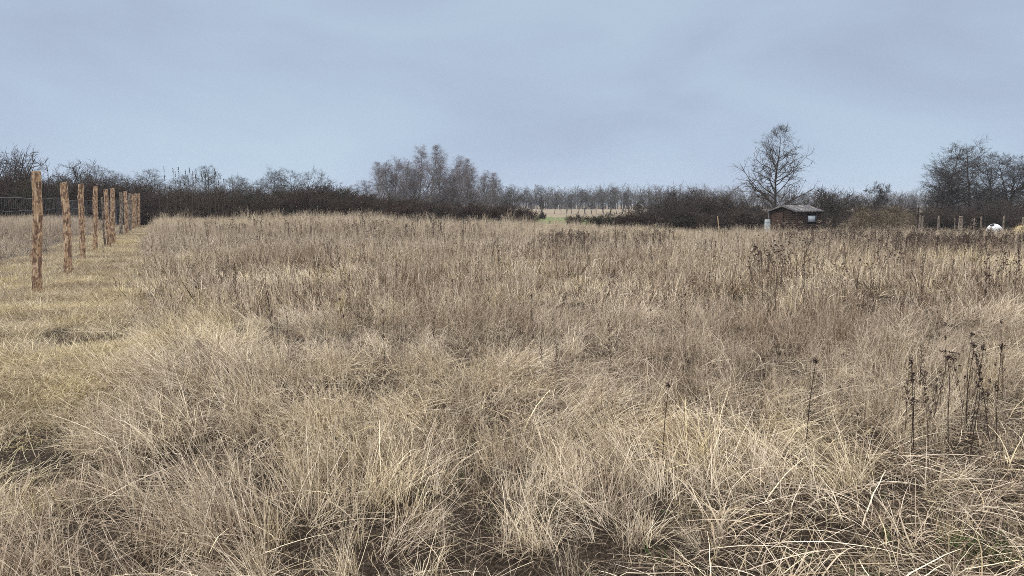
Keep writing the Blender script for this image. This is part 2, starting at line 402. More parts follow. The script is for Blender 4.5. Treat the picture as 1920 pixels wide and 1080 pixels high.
def do_near(x, y, keep):
    x, y = x[keep], y[keep]; n = len(x)
    lodg = wav(x, y, 1.15, 31) + .5 * wav(x, y, 3.1, 32)
    u = rng.uniform(0, 1, n)
    pl = np.clip(.50 + .55 * lodg, .15, .95)
    idx = np.where(u < pl, rng.randint(6, 12, n), rng.randint(0, 6, n))
    idx = np.where(rng.uniform(0, 1, n) < .28 + .25 * track(x, y), rng.randint(12, 16, n), idx)
    rz = np.where((idx >= 6) & (idx < 12), flow(x, y) + rng.normal(0, .65, n), rng.uniform(0, 6.28, n))
    h = .85 + .22 * wav(x, y, 1.4, 41) + .22 * wav(x, y, 4.4, 42) + rng.normal(0, .08, n)
    h = np.clip(h, .32, 1.3) * .84 * (1 - .25 * sstep(1.2, 2.6, x) * (1 - sstep(6.5, 8, y))) * (1 - .35 * track(x, y)) * (1 - .42 * soil_mask(x, y))
    e = np.clip((x - edge_x(y)) / .4, .7, 1); h = h * e
    ed = (x - edge_x(y)) < 1.1 + .4 * wav(x, y, 2, 65)
    rz = np.where(ed & (idx >= 6) & (idx < 12), 3.5 + rng.normal(0, .45, n), rz)
    tilt = np.zeros((n, 2)); fl = flow(x, y); am = np.clip(.12 + .22 * wav(x, y, .8, 51), 0, .5) * (idx < 6)
    # tilt upright tufts slightly with the flow (small-angle, before the turn about z)
    da = fl - rz; tilt[:, 0] = -np.sin(da) * am; tilt[:, 1] = np.cos(da) * am
    tint = .48 + .18 * wav(x, y, .45, 71) + .15 * wav(x, y, 1.9, 72) + .08 * lodg * (idx >= 6) + rng.normal(0, .14, n)
    z = ground(x, y)
    return np.stack([x, y, z], -1), idx, rz, h, np.clip(tint, 0, 1), tilt
# near field, up to 9 m
x, y = band_pts(1.2, 9.5, 50)
k = field_ok(x, y) & (rng.uniform(0, 1, len(x)) > soil_mask(x, y) * .84)
gaps = sstep(.35, .85, wav(x, y, 1.5, 81) * .6 + wav(x, y, 3.3, 82) * .5)
k &= rng.uniform(0, 1, len(x)) > gaps * .5
P, idx, rz, h, tint, tilt = do_near(x, y, k)
scatter('tall_grass_near', near_col, P, idx, rz, h, tint, tilt, 'tangled pale dry grass lodged in clumps across the foreground', 'grass', [M['straw']])
# loose straw and thatch lying on the bare soil
straw_src = []
for i in range(5):
    straw_src.append(tuft('t', M['straw'], [
        dict(n=9, R=.22, L0=.12, L1=.5, e0=10, e0s=9, droop=18, width=.0042, K=6, c=(.1, 1.0), flat=.022, wander=.22),
        dict(n=26, R=.22, L0=.03, L1=.14, e0=12, e0s=14, droop=20, width=.003, K=3, c=(.0, .6), flat=.02, wander=.3)], 700 + i))
for i in range(2):
    straw_src.append(tuft('t', M['straw'], [
        dict(n=26, R=.07, L0=.16, L1=.42, e0=34, e0s=18, droop=70, width=.0046, K=6, c=(.2, 1.0), flat=.02)], 720 + i))
straw_col = collection('loose_straw', straw_src)
x, y = band_pts(1.2, 7.5, 46); k = (rng.uniform(0, 1, len(x)) < soil_mask(x, y) * .75 + .32) & field_ok(x, y)
x, y = x[k], y[k]; n = len(x)
scatter('loose_straw', straw_col, np.stack([x, y, ground(x, y) + .02], -1), rng.choice(7, n, p=[.18, .18, .18, .18, .16, .06, .06]), rng.normal(0, 1.6, n), rng.uniform(.6, 1.25, n),
        np.clip(rng.normal(.47, .2, n), 0, 1), None, 'loose straw strewn over the bare trodden soil', 'straw', [M['straw']])
# small green leaves showing in the near gaps
gsrc = [tuft('t', M['green'], [dict(n=16, R=.06, L0=.03, L1=.11, e0=45, e0s=25, droop=60, width=.008, K=3, c=(0, .9))], 740 + i) for i in range(3)]
green_col = collection('green_sprout', gsrc)
x, y = band_pts(1.3, 6, 9); k = (wav(x, y, 1.3, 91) > .25) & field_ok(x, y); x, y = x[k], y[k]; n = len(x)
gx, gy, _ = on_ground(1850, 1035)
x = np.concatenate([x, gx + rng.normal(0, .13, 34)]); y = np.concatenate([y, gy + rng.normal(0, .05, 34)]); n = len(x)
scatter('green_sprouts', green_col, np.stack([x, y, ground(x, y)], -1), rng.randint(0, 3, n), rng.uniform(0, 6, n), rng.uniform(.5, 1.2, n), np.full(n, .5), None,
        'fresh green blades sprouting between the dry straw', 'grass', [M['green']])
# mid field 9-20 m
x, y = band_pts(9.3, 20, 36)
k = field_ok(x, y); x, y = x[k], y[k]; n = len(x)
lodg = wav(x, y, .75, 33) + .5 * wav(x, y, 2.2, 34)
gap = sstep(.3, .85, wav(x, y, 1.3, 83) * .6 + wav(x, y, 3.2, 84) * .5); kk = rng.uniform(0, 1, n) > gap * .8
idx = np.where(rng.uniform(0, 1, n) < np.clip(.55 + .5 * lodg, .1, .95), rng.randint(5, 9, n), rng.randint(0, 5, n))
rz = np.where(idx >= 5, flow(x, y) + rng.normal(0, .5, n), rng.uniform(0, 6.28, n))
h = np.clip(.70 + .18 * wav(x, y, .7, 43) + .26 * wav(x, y, 3.4, 44) + rng.normal(0, .10, n), .25, 1.2) * (1 - .45 * track(x, y)) * np.clip((x - edge_x(y)) / .5, .65, 1)
tint = np.clip(.47 + .16 * wav(x, y, .25, 73) + .15 * wav(x, y, 1.2, 74) + .07 * lodg + rng.normal(0, .2, n), 0, 1)
k = kk
scatter('tall_grass_middle', far_col, np.stack([x, y, ground(x, y)], -1)[k], idx[k], rz[k], h[k], tint[k], None, 'wispy dry beige grass covering the middle of the field', 'grass', [M['straw']])
# far field 20-49 m, tall pale stand at the back
x, y = band_pts(19.7, 50.5, 13, 6)
k = field_ok(x, y) & (y < 49 - 5 * sstep(-12, -2, x) + 1.3 * wav(x, y, .25, 35)) & (y > 0); x, y = x[k], y[k]; n = len(x)
back = sstep(27, 37, y + 3 * wav(x, y, .12, 36))
u = rng.uniform(0, 1, n)
idx = np.where(u < back * .9, rng.randint(9, 12, n), np.where(rng.uniform(0, 1, n) < .35, rng.randint(5, 9, n), rng.randint(0, 5, n)))
rz = rng.uniform(0, 6.28, n)
h = np.clip(.76 + .15 * wav(x, y, .5, 45) + .10 * back + rng.normal(0, .1, n) - .24 * back - .20 * back * sstep(-4, 8, x), .3, 1.3); h = np.where((rng.uniform(0, 1, n) < .10) & (back > .6), h * 1.55, h)
tint = np.clip(.50 + .13 * wav(x, y, .16, 75) + .08 * wav(x, y, .6, 76) + .07 * back + rng.normal(0, .06, n), 0, 1)
scatter('tall_grass_far', far_col, np.stack([x, y, ground(x, y)], -1), idx, rz, h * 1.05, tint, None, 'tall pale feathery grass standing along the far edge of the field', 'grass', [M['straw']])
# mown strip along the posts
msrc = [tuft('t', M['mown'], [dict(n=120, R=.26, L0=.05, L1=.16, e0=28, e0s=20, droop=45, width=.0042, K=3, c=(0, 1), wander=.6)], 800 + i) for i in range(4)]
msrc += [tuft('t', M['mown'], [dict(n=70, R=.2, L0=.08, L1=.24, e0=22, e0s=14, droop=35, width=.0045, K=4, c=(.2, 1), az=0, azs=.7, flat=.03)], 820 + i) for i in range(2)]
mown_col = collection('mown_tuft', msrc)
yy = rng.uniform(2.2, 50, 26000); yy = 2.2 + (yy - 2.2) * rng.uniform(.25, 1, 26000)
xx = edge_x(yy) + .12 - rng.uniform(0, 1, 26000) * (3.2 + .5 * wav(yy, yy * .3, .7, 37))
n = len(xx)
bare = sstep(.15, .8, wav(xx, yy, 1.9, 38) * .6 + .5 * wav(xx, yy, 5, 39)); k = rng.uniform(0, 1, n) > bare * .96
scatter('mown_strip_grass', mown_col, np.stack([xx, yy, ground(xx, yy)], -1)[k], rng.randint(0, 6, n)[k], rng.uniform(0, 6.28, n)[k], rng.uniform(.45, 1.35, n)[k],
        np.clip(.52 + .26 * wav(xx, yy, 1.2, 77) + .24 * wav(xx, yy, 4, 78) + rng.normal(0, .2, n), 0, 1)[k], None, 'short yellowish mown grass along the row of posts', 'grass', [M['mown']])
# rough grass left of the fence
x, y = band_pts(9, 50, 15, 14, .9)
k = (x < edge_x(y) - 2.9 + .5 * wav(x, y, .9, 40)); x, y = x[k], y[k]; n = len(x)
idx = np.where(rng.uniform(0, 1, n) < .3, rng.randint(5, 9, n), rng.randint(0, 5, n))
idx = np.where((y > 30) & (rng.uniform(0, 1, n) < .5), rng.randint(9, 12, n), idx)
h = np.clip(.8 + .2 * wav(x, y, .6, 46) + rng.normal(0, .1, n), .35, 1.2) * np.clip((edge_x(y) - 2.9 - x) / 2.2 + .3, .35, 1)
scatter('rough_grass_behind_posts', far_col, np.stack([x, y, ground(x, y)], -1), idx, rng.uniform(0, 6.28, n), h, np.clip(.36 + .12 * wav(x, y, .3, 79) + rng.normal(0, .14, n), 0, 1), None,
        'rough greyish dry grass on the left side of the wire fence', 'grass', [M['straw']])
# meadow blades beyond the gap
x = rng.uniform(-12, 34, 9000); y = rng.uniform(54, 117, 9000)
scatter('meadow_grass', green_col, np.stack([x, y, ground(x, y)], -1), rng.randint(0, 3, 9000), rng.uniform(0, 6, 9000), rng.uniform(.6, 1.4, 9000), np.full(9000, .5), None,
        'short green grass of the meadow beyond the gap', 'grass', [M['green']])

# ------------------------------------------------------------------ trees and shrubs
def grow(rs, S, Dv, Ln, k, wander, trop):
    n = len(S); P = [S]; p = S.copy(); d = unit(Dv); s = (Ln / k)[:, None]
    for i in range(k):
        p = p + d * s; P.append(p.copy())
        d = d + rs.normal(0, wander, (n, 3)); d[:, 2] += trop; d = unit(d)
    return np.stack(P, 1)
def kids(rs, P, R, m, t0, t1, ang, angs):
    """m children per polyline -> start, direction, t, parent radius, parent length"""
    n, k, _ = P.shape; t = rs.uniform(t0, t1, (n, m)); f = t * (k - 1); i = np.minimum(f.astype(int), k - 2); w = f - i
    r = np.arange(n)[:, None]
    S = P[r, i] * (1 - w[..., None]) + P[r, i + 1] * w[..., None]
    d = unit(P[r, i + 1] - P[r, i]); rad = R[r, i] * (1 - w) + R[r, i + 1] * w
    q = rs.normal(0, 1, d.shape); q = unit(q - (q * d).sum(-1, keepdims=True) * d)
    a_ = np.radians(rs.normal(ang, angs, (n, m)))[..., None]
    dd = np.cos(a_) * d + np.sin(a_) * q
    pl = np.linalg.norm(np.diff(P, axis=1), axis=-1).sum(1)
    return S.reshape(-1, 3), dd.reshape(-1, 3), t.reshape(-1), rad.reshape(-1), np.repeat(pl, m)
def taper(r0, k, end=.35): return r0[:, None] * (1 - (1 - end) * np.linspace(0, 1, k + 1)[None, :])
def tree_meshes(kind, seed, H, tm, cm, twig=.012):
    """returns (trunk mesh, crown mesh); height H metres"""
    rs = np.random.RandomState(seed); gT, gC = Geo(), Geo()
    Z = lambda *v: np.array([v], float)
    def put(g, P, R, sd, a=None):
        V, F, I = tubes(P, R, sd); rv = rs.uniform(.25, .75, len(P)) if a is None else np.full(len(P), a); g.add(V, F, rv[I])
    if kind in ('alder', 'birch', 'lone', 'flat'):
        stems = {'alder': rs.randint(1, 3), 'birch': 1, 'lone': 1, 'flat': 3}[kind]
        S = rs.normal(0, .12, (stems, 3)); S[:, 2] = -.15
        dv = np.stack([rs.normal(0, {'flat': .3, 'alder': .08}.get(kind, .03), stems), rs.normal(0, {'alder': .08}.get(kind, .03), stems), np.ones(stems)], -1)
        LH = H * rs.uniform(.82, 1, stems); LH[0] = H
        P0 = grow(rs, S, dv, LH * 1.01, 12, .05 if kind != 'birch' else .025, .05); R0 = taper(LH * (.014 if kind != 'lone' else .017), 12, .05)
        put(gT, P0, R0, 8, .5)
        if kind == 'alder': m, ang, prof, w1, tr = 30, 62, lambda t: .31 * np.sin(np.pi * np.clip(.12 + .80 * t, 0, 1)) ** .8, .09, .05
        if kind == 'birch': m, ang, prof, w1, tr = 44, 32, lambda t: (.34 * (1 - t) ** .6 + .05), .05, .06
        if kind == 'lone': m, ang, prof, w1, tr = 42, 60, lambda t: .50 * (1 - t) ** .75 + .04, .12, .06
        if kind == 'flat': m, ang, prof, w1, tr = 16, 55, lambda t: .32 * t + .03, .08, .09
        t0 = {'alder': .18, 'birch': .06, 'lone': .13, 'flat': .45}[kind]
        S, d, t, r, pl = kids(rs, P0, R0, m, t0, .985, ang, 8)
        if kind == 'alder': d[:, 2] = np.abs(d[:, 2]) * .6 + .15
        tn = (t - t0) / (1 - t0)
        Ln = pl * prof(tn) * rs.uniform(.7, 1.15, len(t)); Ln = np.maximum(Ln, .25)
        P1 = grow(rs, S, d, Ln, 7, w1, tr); R1 = taper(np.minimum(r * .55, Ln * .022 + .006), 7, .3)
        put(gC, P1, R1, 4)
        m2 = {'alder': 9, 'birch': 8, 'lone': 12, 'flat': 9}[kind]
        S, d, t, r, pl = kids(rs, P1, R1, m2, .15, .98, 48, 12)
        L2 = pl * (.42 if kind != 'birch' else .38) * (1.1 - .6 * t) * rs.uniform(.6, 1.2, len(t)) + .12
        P2 = grow(rs, S, d, L2, 4, .13, .05 if kind != 'birch' else -.06); R2 = taper(np.minimum(r * .6, .008 + L2 * .012) + .003, 4, .5)
        put(gC, P2, R2, 3)
        m3 = {'alder': 5, 'birch': 7, 'lone': 5, 'flat': 7}[kind]
        S, d, t, r, pl = kids(rs, P2, R2, m3, .1, 1, 42, 14)
        L3 = pl * .5 * rs.uniform(.5, 1.3, len(t)) + .10
        if kind == 'birch': d[:, 2] -= .25; L3 *= 1.9
        P3 = grow(rs, S, d, L3, 2, .15, .04 if kind != 'birch' else -.3); R3 = np.full((len(P3), 3), twig) * rs.uniform(.6, 1.1, len(P3))[:, None]; R3[:, 2] *= .5
        put(gC, P3, R3, 3)
        if kind == 'lone':   # curled dead leaves still hanging
            c = P3[rs.choice(len(P3), 1100)][:, 1] ; c = c[c[:, 2] < H * .8]; n = len(c)
            d = unit(rs.normal(0, 1, (n, 3)) + [0, 0, -1.2]); Q = np.stack([c, c + d * .07, c + d * .13], 1)
            V, F, I = ribbons(Q, np.tile([.02, .085, .01], (n, 1)), unit(rs.normal(0, 1, (n, 3)))); gC.add(V, F, np.full(len(V), .55))
        return gT.mesh(kind + '_trunk', tm), gC.mesh(kind + '_crown', cm)
    # shrubs: many stems from the base
    W = {'shrub': 26, 'low': 24, 'tallshrub': 12, 'bush': 22}[kind]; spread = {'shrub': .62, 'low': .8, 'tallshrub': .42, 'bush': .55}[kind]
    S = np.zeros((W, 3)); S[:, :2] = rs.normal(0, H * .09, (W, 2)); S[:, 2] = -.1
    dv = np.stack([rs.normal(0, spread, W), rs.normal(0, spread, W), np.ones(W)], -1)
    LH = H * rs.uniform(.55, 1.0, W) * 1.02
    P0 = grow(rs, S, dv, LH, 8, .10, .05); R0 = taper(LH * .011 + .008, 8, .25); put(gT, P0, R0, 4, .4)
    S, d, t, r, pl = kids(rs, P0, R0, 12, .08, .98, 48, 14)
    L1 = pl * .42 * (1.15 - .75 * t) * rs.uniform(.5, 1.2, len(t)) + .1
    P1 = grow(rs, S, d, L1, 5, .14, .06); R1 = taper(np.minimum(r * .6, .012), 5, .45); put(gC, P1, R1, 3)
    S, d, t, r, pl = kids(rs, P1, R1, 11, .1, 1, 46, 16)
    L2 = pl * .5 * rs.uniform(.4, 1.2, len(t)) + .12
    P2 = grow(rs, S, d, L2, 2, .16, .03); R2 = np.full((len(P2), 3), twig) * rs.uniform(.6, 1.1, len(P2))[:, None]; R2[:, 2] *= .5
    put(gC, P2, R2, 3)
    return gT.mesh(kind + '_stems', tm), gC.mesh(kind + '_twigs', cm)

LIB = {}
def lib(kind, i, H, tm, cm, twig):
    key = (kind, i, cm, twig)
    if key not in LIB: LIB[key] = tree_meshes(kind, 1000 + 37 * i + 7 * (sum(map(ord, kind)) % 97), H, M[tm], M[cm], twig)
    return LIB[key]
HREF = {'alder': 9, 'birch': 11, 'lone': 10, 'flat': 5, 'shrub': 3, 'low': 1.6, 'tallshrub': 5, 'bush': 3.2}
TR = random.Random(5)
def plant(kind, i, x, y, H, name, label, cat, group=None, tm='bark', cm='twig', twig=.012, wide=1.0, parts=('trunk', 'crown'), z=None):
    h0 = HREF[kind]; tmesh, cmesh = lib(kind, i, h0, tm, cm, twig); s = H / h0
    zz = float(ground(x, y)) if z is None else z
    e = empty(name, (x, y, zz), TR.uniform(0, 6.28), label, cat, group, (s * wide, s * wide, s))
    link_mesh(parts[0], tmesh, e); link_mesh(parts[1], cmesh, e)
    return e
def plant_px(kind, i, px, ytop, Y, name, label, cat, **kw):
    x, _, zt = at_dist(px, ytop, Y); zg = float(ground(x, Y))
    return plant(kind, i, x, Y, zt - zg, name, label, cat, **kw)
def hedge(px0, px1, topf, Y0, Y1, n, kind, label, group, cm='twig', wide=1.0, nvar=3, cat='shrub', twig=.009):
    for q in range(n):
        px = px0 + (px1 - px0) * (q + TR.uniform(.1, .9)) / n; Y = TR.uniform(Y0, Y1)
        c = cm if isinstance(cm, str) else TR.choice(cm)
        tone = {'twig': 'dark brown', 'twig_olive': 'olive brown', 'twig_red': 'reddish brown', 'alder': 'greyish'}[c]
        lb = tone + ' ' + label.replace('low dark ', 'low ').replace('low reddish brown ', 'low ').replace('low brown ', 'low ').replace('dark ', '', 1)
        plant_px(kind, TR.randrange(nvar), px, topf(px) + TR.uniform(-7, 10), Y, 'bare_shrub', lb, cat, group=group, cm=c, wide=wide * TR.uniform(.9, 1.25), twig=twig, parts=('stems', 'twigs'))
def interp(pts): 
    xs_, ys_ = zip(*pts); return lambda v: float(np.interp(v, xs_, ys_))

mix_l = ['twig', 'twig', 'twig_olive', 'twig_red']
hl = interp([(-150, 318), (0, 322), (120, 345), (180, 332), (240, 340), (300, 347), (350, 356), (420, 350), (480, 350), (560, 350), (600, 338), (660, 352), (700, 362), (740, 370), (850, 378), (950, 386), (1000, 402)])
hedge(-130, 270, hl, 50, 55, 17, 'shrub', 'dark bare shrub in the thicket behind the wooden posts', 'shrubs in the thicket behind the posts', mix_l)
hedge(-130, 270, lambda v: hl(v) + 22, 49, 52, 14, 'shrub', 'dark bare shrub in the thicket behind the wooden posts', 'shrubs in the thicket behind the posts', 'twig', 1.1)
hedge(270, 720, hl, 52, 58, 24, 'shrub', 'dark bare shrub in the dense thicket left of the birches', 'shrubs in the thicket left of the birches', mix_l)
hedge(270, 720, lambda v: hl(v) + 20, 50.5, 53, 22, 'shrub', 'dark bare shrub in the dense thicket left of the birches', 'shrubs in the thicket left of the birches', mix_l, 1.15)
hedge(270, 1000, lambda v: max(hl(v) + 30, 390), 50, 51.5, 34, 'low', 'low brown bramble shrub at the foot of the thicket behind the pale grass', 'low brambles along the thicket foot', ['twig', 'twig_red'], 1.3)
hedge(700, 990, hl, 52, 60, 22, 'low', 'low reddish brown shrub in front of the birches', 'low reddish shrubs in front of the birches', ['twig_red', 'twig', 'twig'], 1.25)
hr = interp([(1180, 398), (1200, 380), (1230, 372), (1255, 362), (1275, 354), (1300, 362), (1330, 368), (1345, 368), (1380, 372), (1440, 376), (1530, 378), (1600, 385)])
hedge(1195, 1440, hr, 52, 58, 16, 'shrub', 'dark bare shrub in the thicket between the meadow gap and the shed', 'shrubs in the thicket left of the shed', ['twig', 'alder'])
hedge(1195, 1600, lambda v: max(hr(v) + 16, 380), 51, 54, 22, 'shrub', 'dark bare shrub in the thicket around and behind the shed', 'shrubs behind the shed', ['twig', 'twig', 'alder'], 1.1)
hedge(1200, 1440, lambda v: 398, 50.5, 52, 12, 'low', 'low dark bramble right of the meadow gap', 'low brambles right of the meadow gap', 'twig', 1.3)
hr2 = interp([(1600, 388), (1640, 384), (1700, 392), (1730, 385), (1760, 376), (1820, 374), (1870, 376), (1990, 378)])
hedge(1600, 1725, hr2, 56, 62, 8, 'low', 'low dark shrub behind the brush heap', 'low shrubs behind the brush heap', 'twig', 1.4)
hedge(1725, 2010, hr2, 56, 61, 16, 'shrub', 'dark shrub of the thicket under the tall right hand trees', 'shrubs under the right hand trees', ['alder', 'twig'], 1.1)
hedge(1725, 2010, lambda v: hr2(v) + 14, 53, 55, 16, 'shrub', 'dark shrub of the thicket under the tall right hand trees', 'shrubs under the right hand trees', 'twig', 1.2)
# shrubs standing by themselves in and beside the gap
for px, yt, Y, lab, c in [(1078, 399, 54, 'small bare shrub alone at the near edge of the green meadow', 'twig_red'),
                          (1128, 396, 54, 'round brown shrub in the gap, left one of the pair', 'twig_olive'),
                          (1152, 400, 53, 'round brown shrub in the gap, right one of the pair', 'twig'),
                          (1182, 392, 52, 'reddish shrub where the right thicket starts', 'twig_red'),
                          (975, 384, 54, 'reddish shrub where the left thicket ends at the gap', 'twig_red'),
                          (1017, 394, 92, 'tiny dark bush alone at the back edge of the green meadow', 'twig')]:
    plant_px('low', abs(px) % 3, px, yt, Y, 'bare_shrub', lab, 'shrub', cm=c, wide=1.1 if px != 1017 else .6, parts=('stems', 'twigs'))
plant_px('bush', 1, 1560, 348, 60, 'bare_shrub', 'fan shaped bare bush with upright branches right of the shed', 'shrub', cm='twig', parts=('stems', 'twigs'), wide=1.0)
plant_px('bush', 2, 1284, 352, 60, 'bare_shrub', 'tallest bush of the thicket right of the meadow gap', 'shrub', cm='twig', parts=('stems', 'twigs'), wide=1.1)

# tall shrubby trees on the far left
for q, (px, yt, Y, lab) in enumerate([(-35, 285, 58, 'broad bare tree cut by the left edge of the picture'), (20, 277, 56, 'broad bare tree left of the nearest post'),
        (72, 284, 57, 'bare many stemmed tree behind the nearest post'), (112, 303, 58, 'lower bare tree right of the nearest post'), (150, 322, 62, 'small bare tree above the third post')]):
    plant_px('tallshrub', q % 3, px, yt, Y, 'bare_tree', lab, 'tree', cm='twig', parts=('trunk', 'crown'), wide=1.05)
def singles(kind, rows, tm, cm, twig, wide, name='bare_tree', group=None):
    for q, (px, yt, Y, lab) in enumerate(rows):
        plant_px(kind, q % 3, px, yt, Y, name, lab, 'tree', tm=tm, cm=cm, twig=twig, wide=wide * TR.uniform(.9, 1.1), group=group)
singles('alder', [(186, 309, 95, 'pale bare tree rising above the thicket between the third and fourth post'), (205, 318, 98, 'pale bare tree just right of the fourth post top'),
                  (240, 327, 75, 'small bare tree above the tight row of posts'), (265, 317, 76, 'bare tree just above the last fence post'),
                  (325, 330, 80, 'small pale tree at the left end of the reed heads'), (366, 322, 85, 'left one of two joined trees behind the reed heads'), (383, 311, 85, 'tallest bare tree behind the reed heads'),
                  (432, 330, 120, 'faint tree right of the reed heads'), (462, 327, 120, 'faint slender tree between reed heads and rounded tree pair'), (445, 334, 118, 'faint short tree right of the reed heads'), (480, 334, 118, 'faint short tree left of the rounded tree pair'),
                  (505, 313, 88, 'tall rounded bare tree, left of the pair above the thicket'), (528, 324, 90, 'slim bare tree between the rounded pair'), (545, 318, 90, 'slim forked tree in the rounded pair'),
                  (566, 314, 86, 'right tree of the rounded pair above the thicket'), (690, 338, 110, 'small pale tree just left of the birches'), (660, 345, 112, 'short pale tree peeping over the thicket left of the birches')],
        'bark', 'alder', .009, 1.0)
plant_px('tallshrub', 1, 600, 334, 58, 'bare_tree', 'reddish brown rounded tree rising from the thicket between the pair and the birches', 'tree', cm='twig_red', wide=1.1)
plant_px('tallshrub', 2, 640, 345, 58, 'bare_tree', 'lower brown tree right of the reddish rounded one', 'tree', cm='twig_olive', wide=1.1)
for q, (px, yt, lab) in enumerate([(715, 308, 'slender birch at the left end of the birch group'), (738, 291, 'full birch second from the left in the group'), (755, 302, 'slim birch left of the tallest pair'),
        (783, 280, 'tallest birch, left of the central pair'), (803, 278, 'tallest birch, right of the central pair'), (822, 300, 'birch just right of the tallest pair'), (838, 318, 'shorter birch in the dip of the group'),
        (862, 298, 'pointed birch right of the dip'), (886, 303, 'pointed birch, second right of the dip'), (906, 318, 'short birch toward the right end of the group'), (728, 306, 'thin birch between the first two of the group'), (874, 312, 'thin birch between the two pointed ones'), (920, 328, 'lowest birch at the right end of the group'), (772, 310, 'shorter birch behind the left half of the group'), (848, 322, 'thin short birch in the dip')]):
    plant_px('birch', q % 4, px, yt, 88 + (q * 5) % 9, 'birch_tree', lab, 'tree', tm='birch_bark', cm='birch', twig=.0085, wide=1.1, group='birches in the group above the thicket')
singles('alder', [(930, 336, 105, 'dark alder right of the birches'), (948, 348, 108, 'short alder between two taller ones right of the birches'), (968, 345, 110, 'alder left of the broad dark tree'), (985, 352, 140, 'thin alder left of the broad dark tree'),
                  (1018, 346, 130, 'broad dark tree standing in front of the distant row')], 'bark', 'alder', .011, 1.0)
# the distant row across the open land
for q, px in enumerate([998, 1040, 1052, 1063, 1072, 1085, 1098, 1110, 1118, 1132, 1145, 1156, 1168, 1180, 1192, 1206, 1222, 1238, 1252, 1268, 1290, 1312, 1335]):
    yt = 358 + TR.uniform(-5, 7) + (4 if px < 1060 else 0) - (4 if 1125 < px < 1150 else 0)
    plant_px('alder', q % 3, px, yt, TR.uniform(185, 205), 'bare_tree', 'slender hazy bare tree in the distant row beyond the meadow', 'tree', group='distant tree row beyond the meadow', cm='alder', tm='bark', twig=.014, wide=TR.uniform(.85, 1.1))
for q, px in enumerate([1625, 1642, 1690, 1715, 1585, 1605]):
    plant_px('alder', q % 3, px, 372 + TR.uniform(-4, 5), 150, 'bare_tree', 'small pale tree on the horizon behind the brush heap', 'tree', group='pale horizon trees behind the brush heap', cm='alder', twig=.014)
# lone tree behind the shed
e = plant_px('lone', 0, 1458, 236, 66, 'bare_tree', 'tall lone tree with a few dead leaves behind the brown shed', 'tree', tm='bark', cm='twig', twig=.008, wide=.92)
e.rotation_euler[2] = 1.0
plant_px('flat', 0, 1664, 354, 62, 'bare_tree', 'small flat topped tree above the brush heap', 'tree', tm='bark', cm='alder', twig=.014, wide=.9)
plant_px('tallshrub', 0, 1700, 363, 70, 'bare_tree', 'ragged thin tree between the flat topped tree and the tall right group', 'tree', cm='alder', wide=.6)
singles('alder', [(1778, 279, 62, 'left tree of the tall right hand group, leaning branches'), (1800, 290, 63, 'dark many branched tree in the tall right hand group'), (1832, 256, 64, 'tallest tree of the right hand group'), (1762, 315, 61, 'low spreading tree at the left foot of the right hand group'),
                  (1876, 284, 66, 'slim tree right of the tallest one'), (1890, 300, 66, 'thin tree near the right edge'), (1912, 290, 67, 'slim tree cut by the right edge'), (1850, 330, 62, 'short tree under the tallest right hand one'), (1905, 340, 63, 'short tree low at the right edge'), (1935, 285, 66, 'tree just past the right edge')],
        'bark', 'alder', .009, 1.25)

# a faint far wood closing the horizon, one mass nobody can count
def far_wood():
    rs = np.random.RandomState(9); g = Geo(); n = 5200
    x = rs.uniform(-420, 420, n); y = rs.uniform(330, 380, n) - np.abs(x) * .12; h = rs.uniform(4, 8.5, n) * (1 + .25 * wav(x, x * 0, .05, 3))
    P = np.stack([np.stack([x + rs.normal(0, .5, n) * f, y, ground(x, y) - .3 + h * f], -1) for f in (0, .5, 1)], 1)
    R = np.tile([.13, .10, .03], (n, 1)) * rs.uniform(.5, 1.6, n)[:, None]
    V, F, I = tubes(P, R, 4); g.add(V, F, rs.uniform(.2, .8, n)[I])
    S, d, t, r, pl = kids(rs, P, R, 6, .3, 1, 45, 15)
    P1 = grow(rs, S, d, pl * .33, 3, .2, .05); V, F, I = tubes(P1, np.full((len(P1), 4), .045), 3); g.add(V, F, .5)
    S, d, t, r, pl = kids(rs, P1, np.full((len(P1), 4), .045), 4, .2, 1, 45, 15)
    P1 = grow(rs, S, d, pl * .5, 2, .2, .05); V, F, I = tubes(P1, np.full((len(P1), 3), .028), 3); g.add(V, F, .5)
    return link_mesh('far_wood', g.mesh('far_wood', M['alder']))
tag(far_wood(), 'faint hazy wood along the whole horizon', 'wood', None, 'stuff')

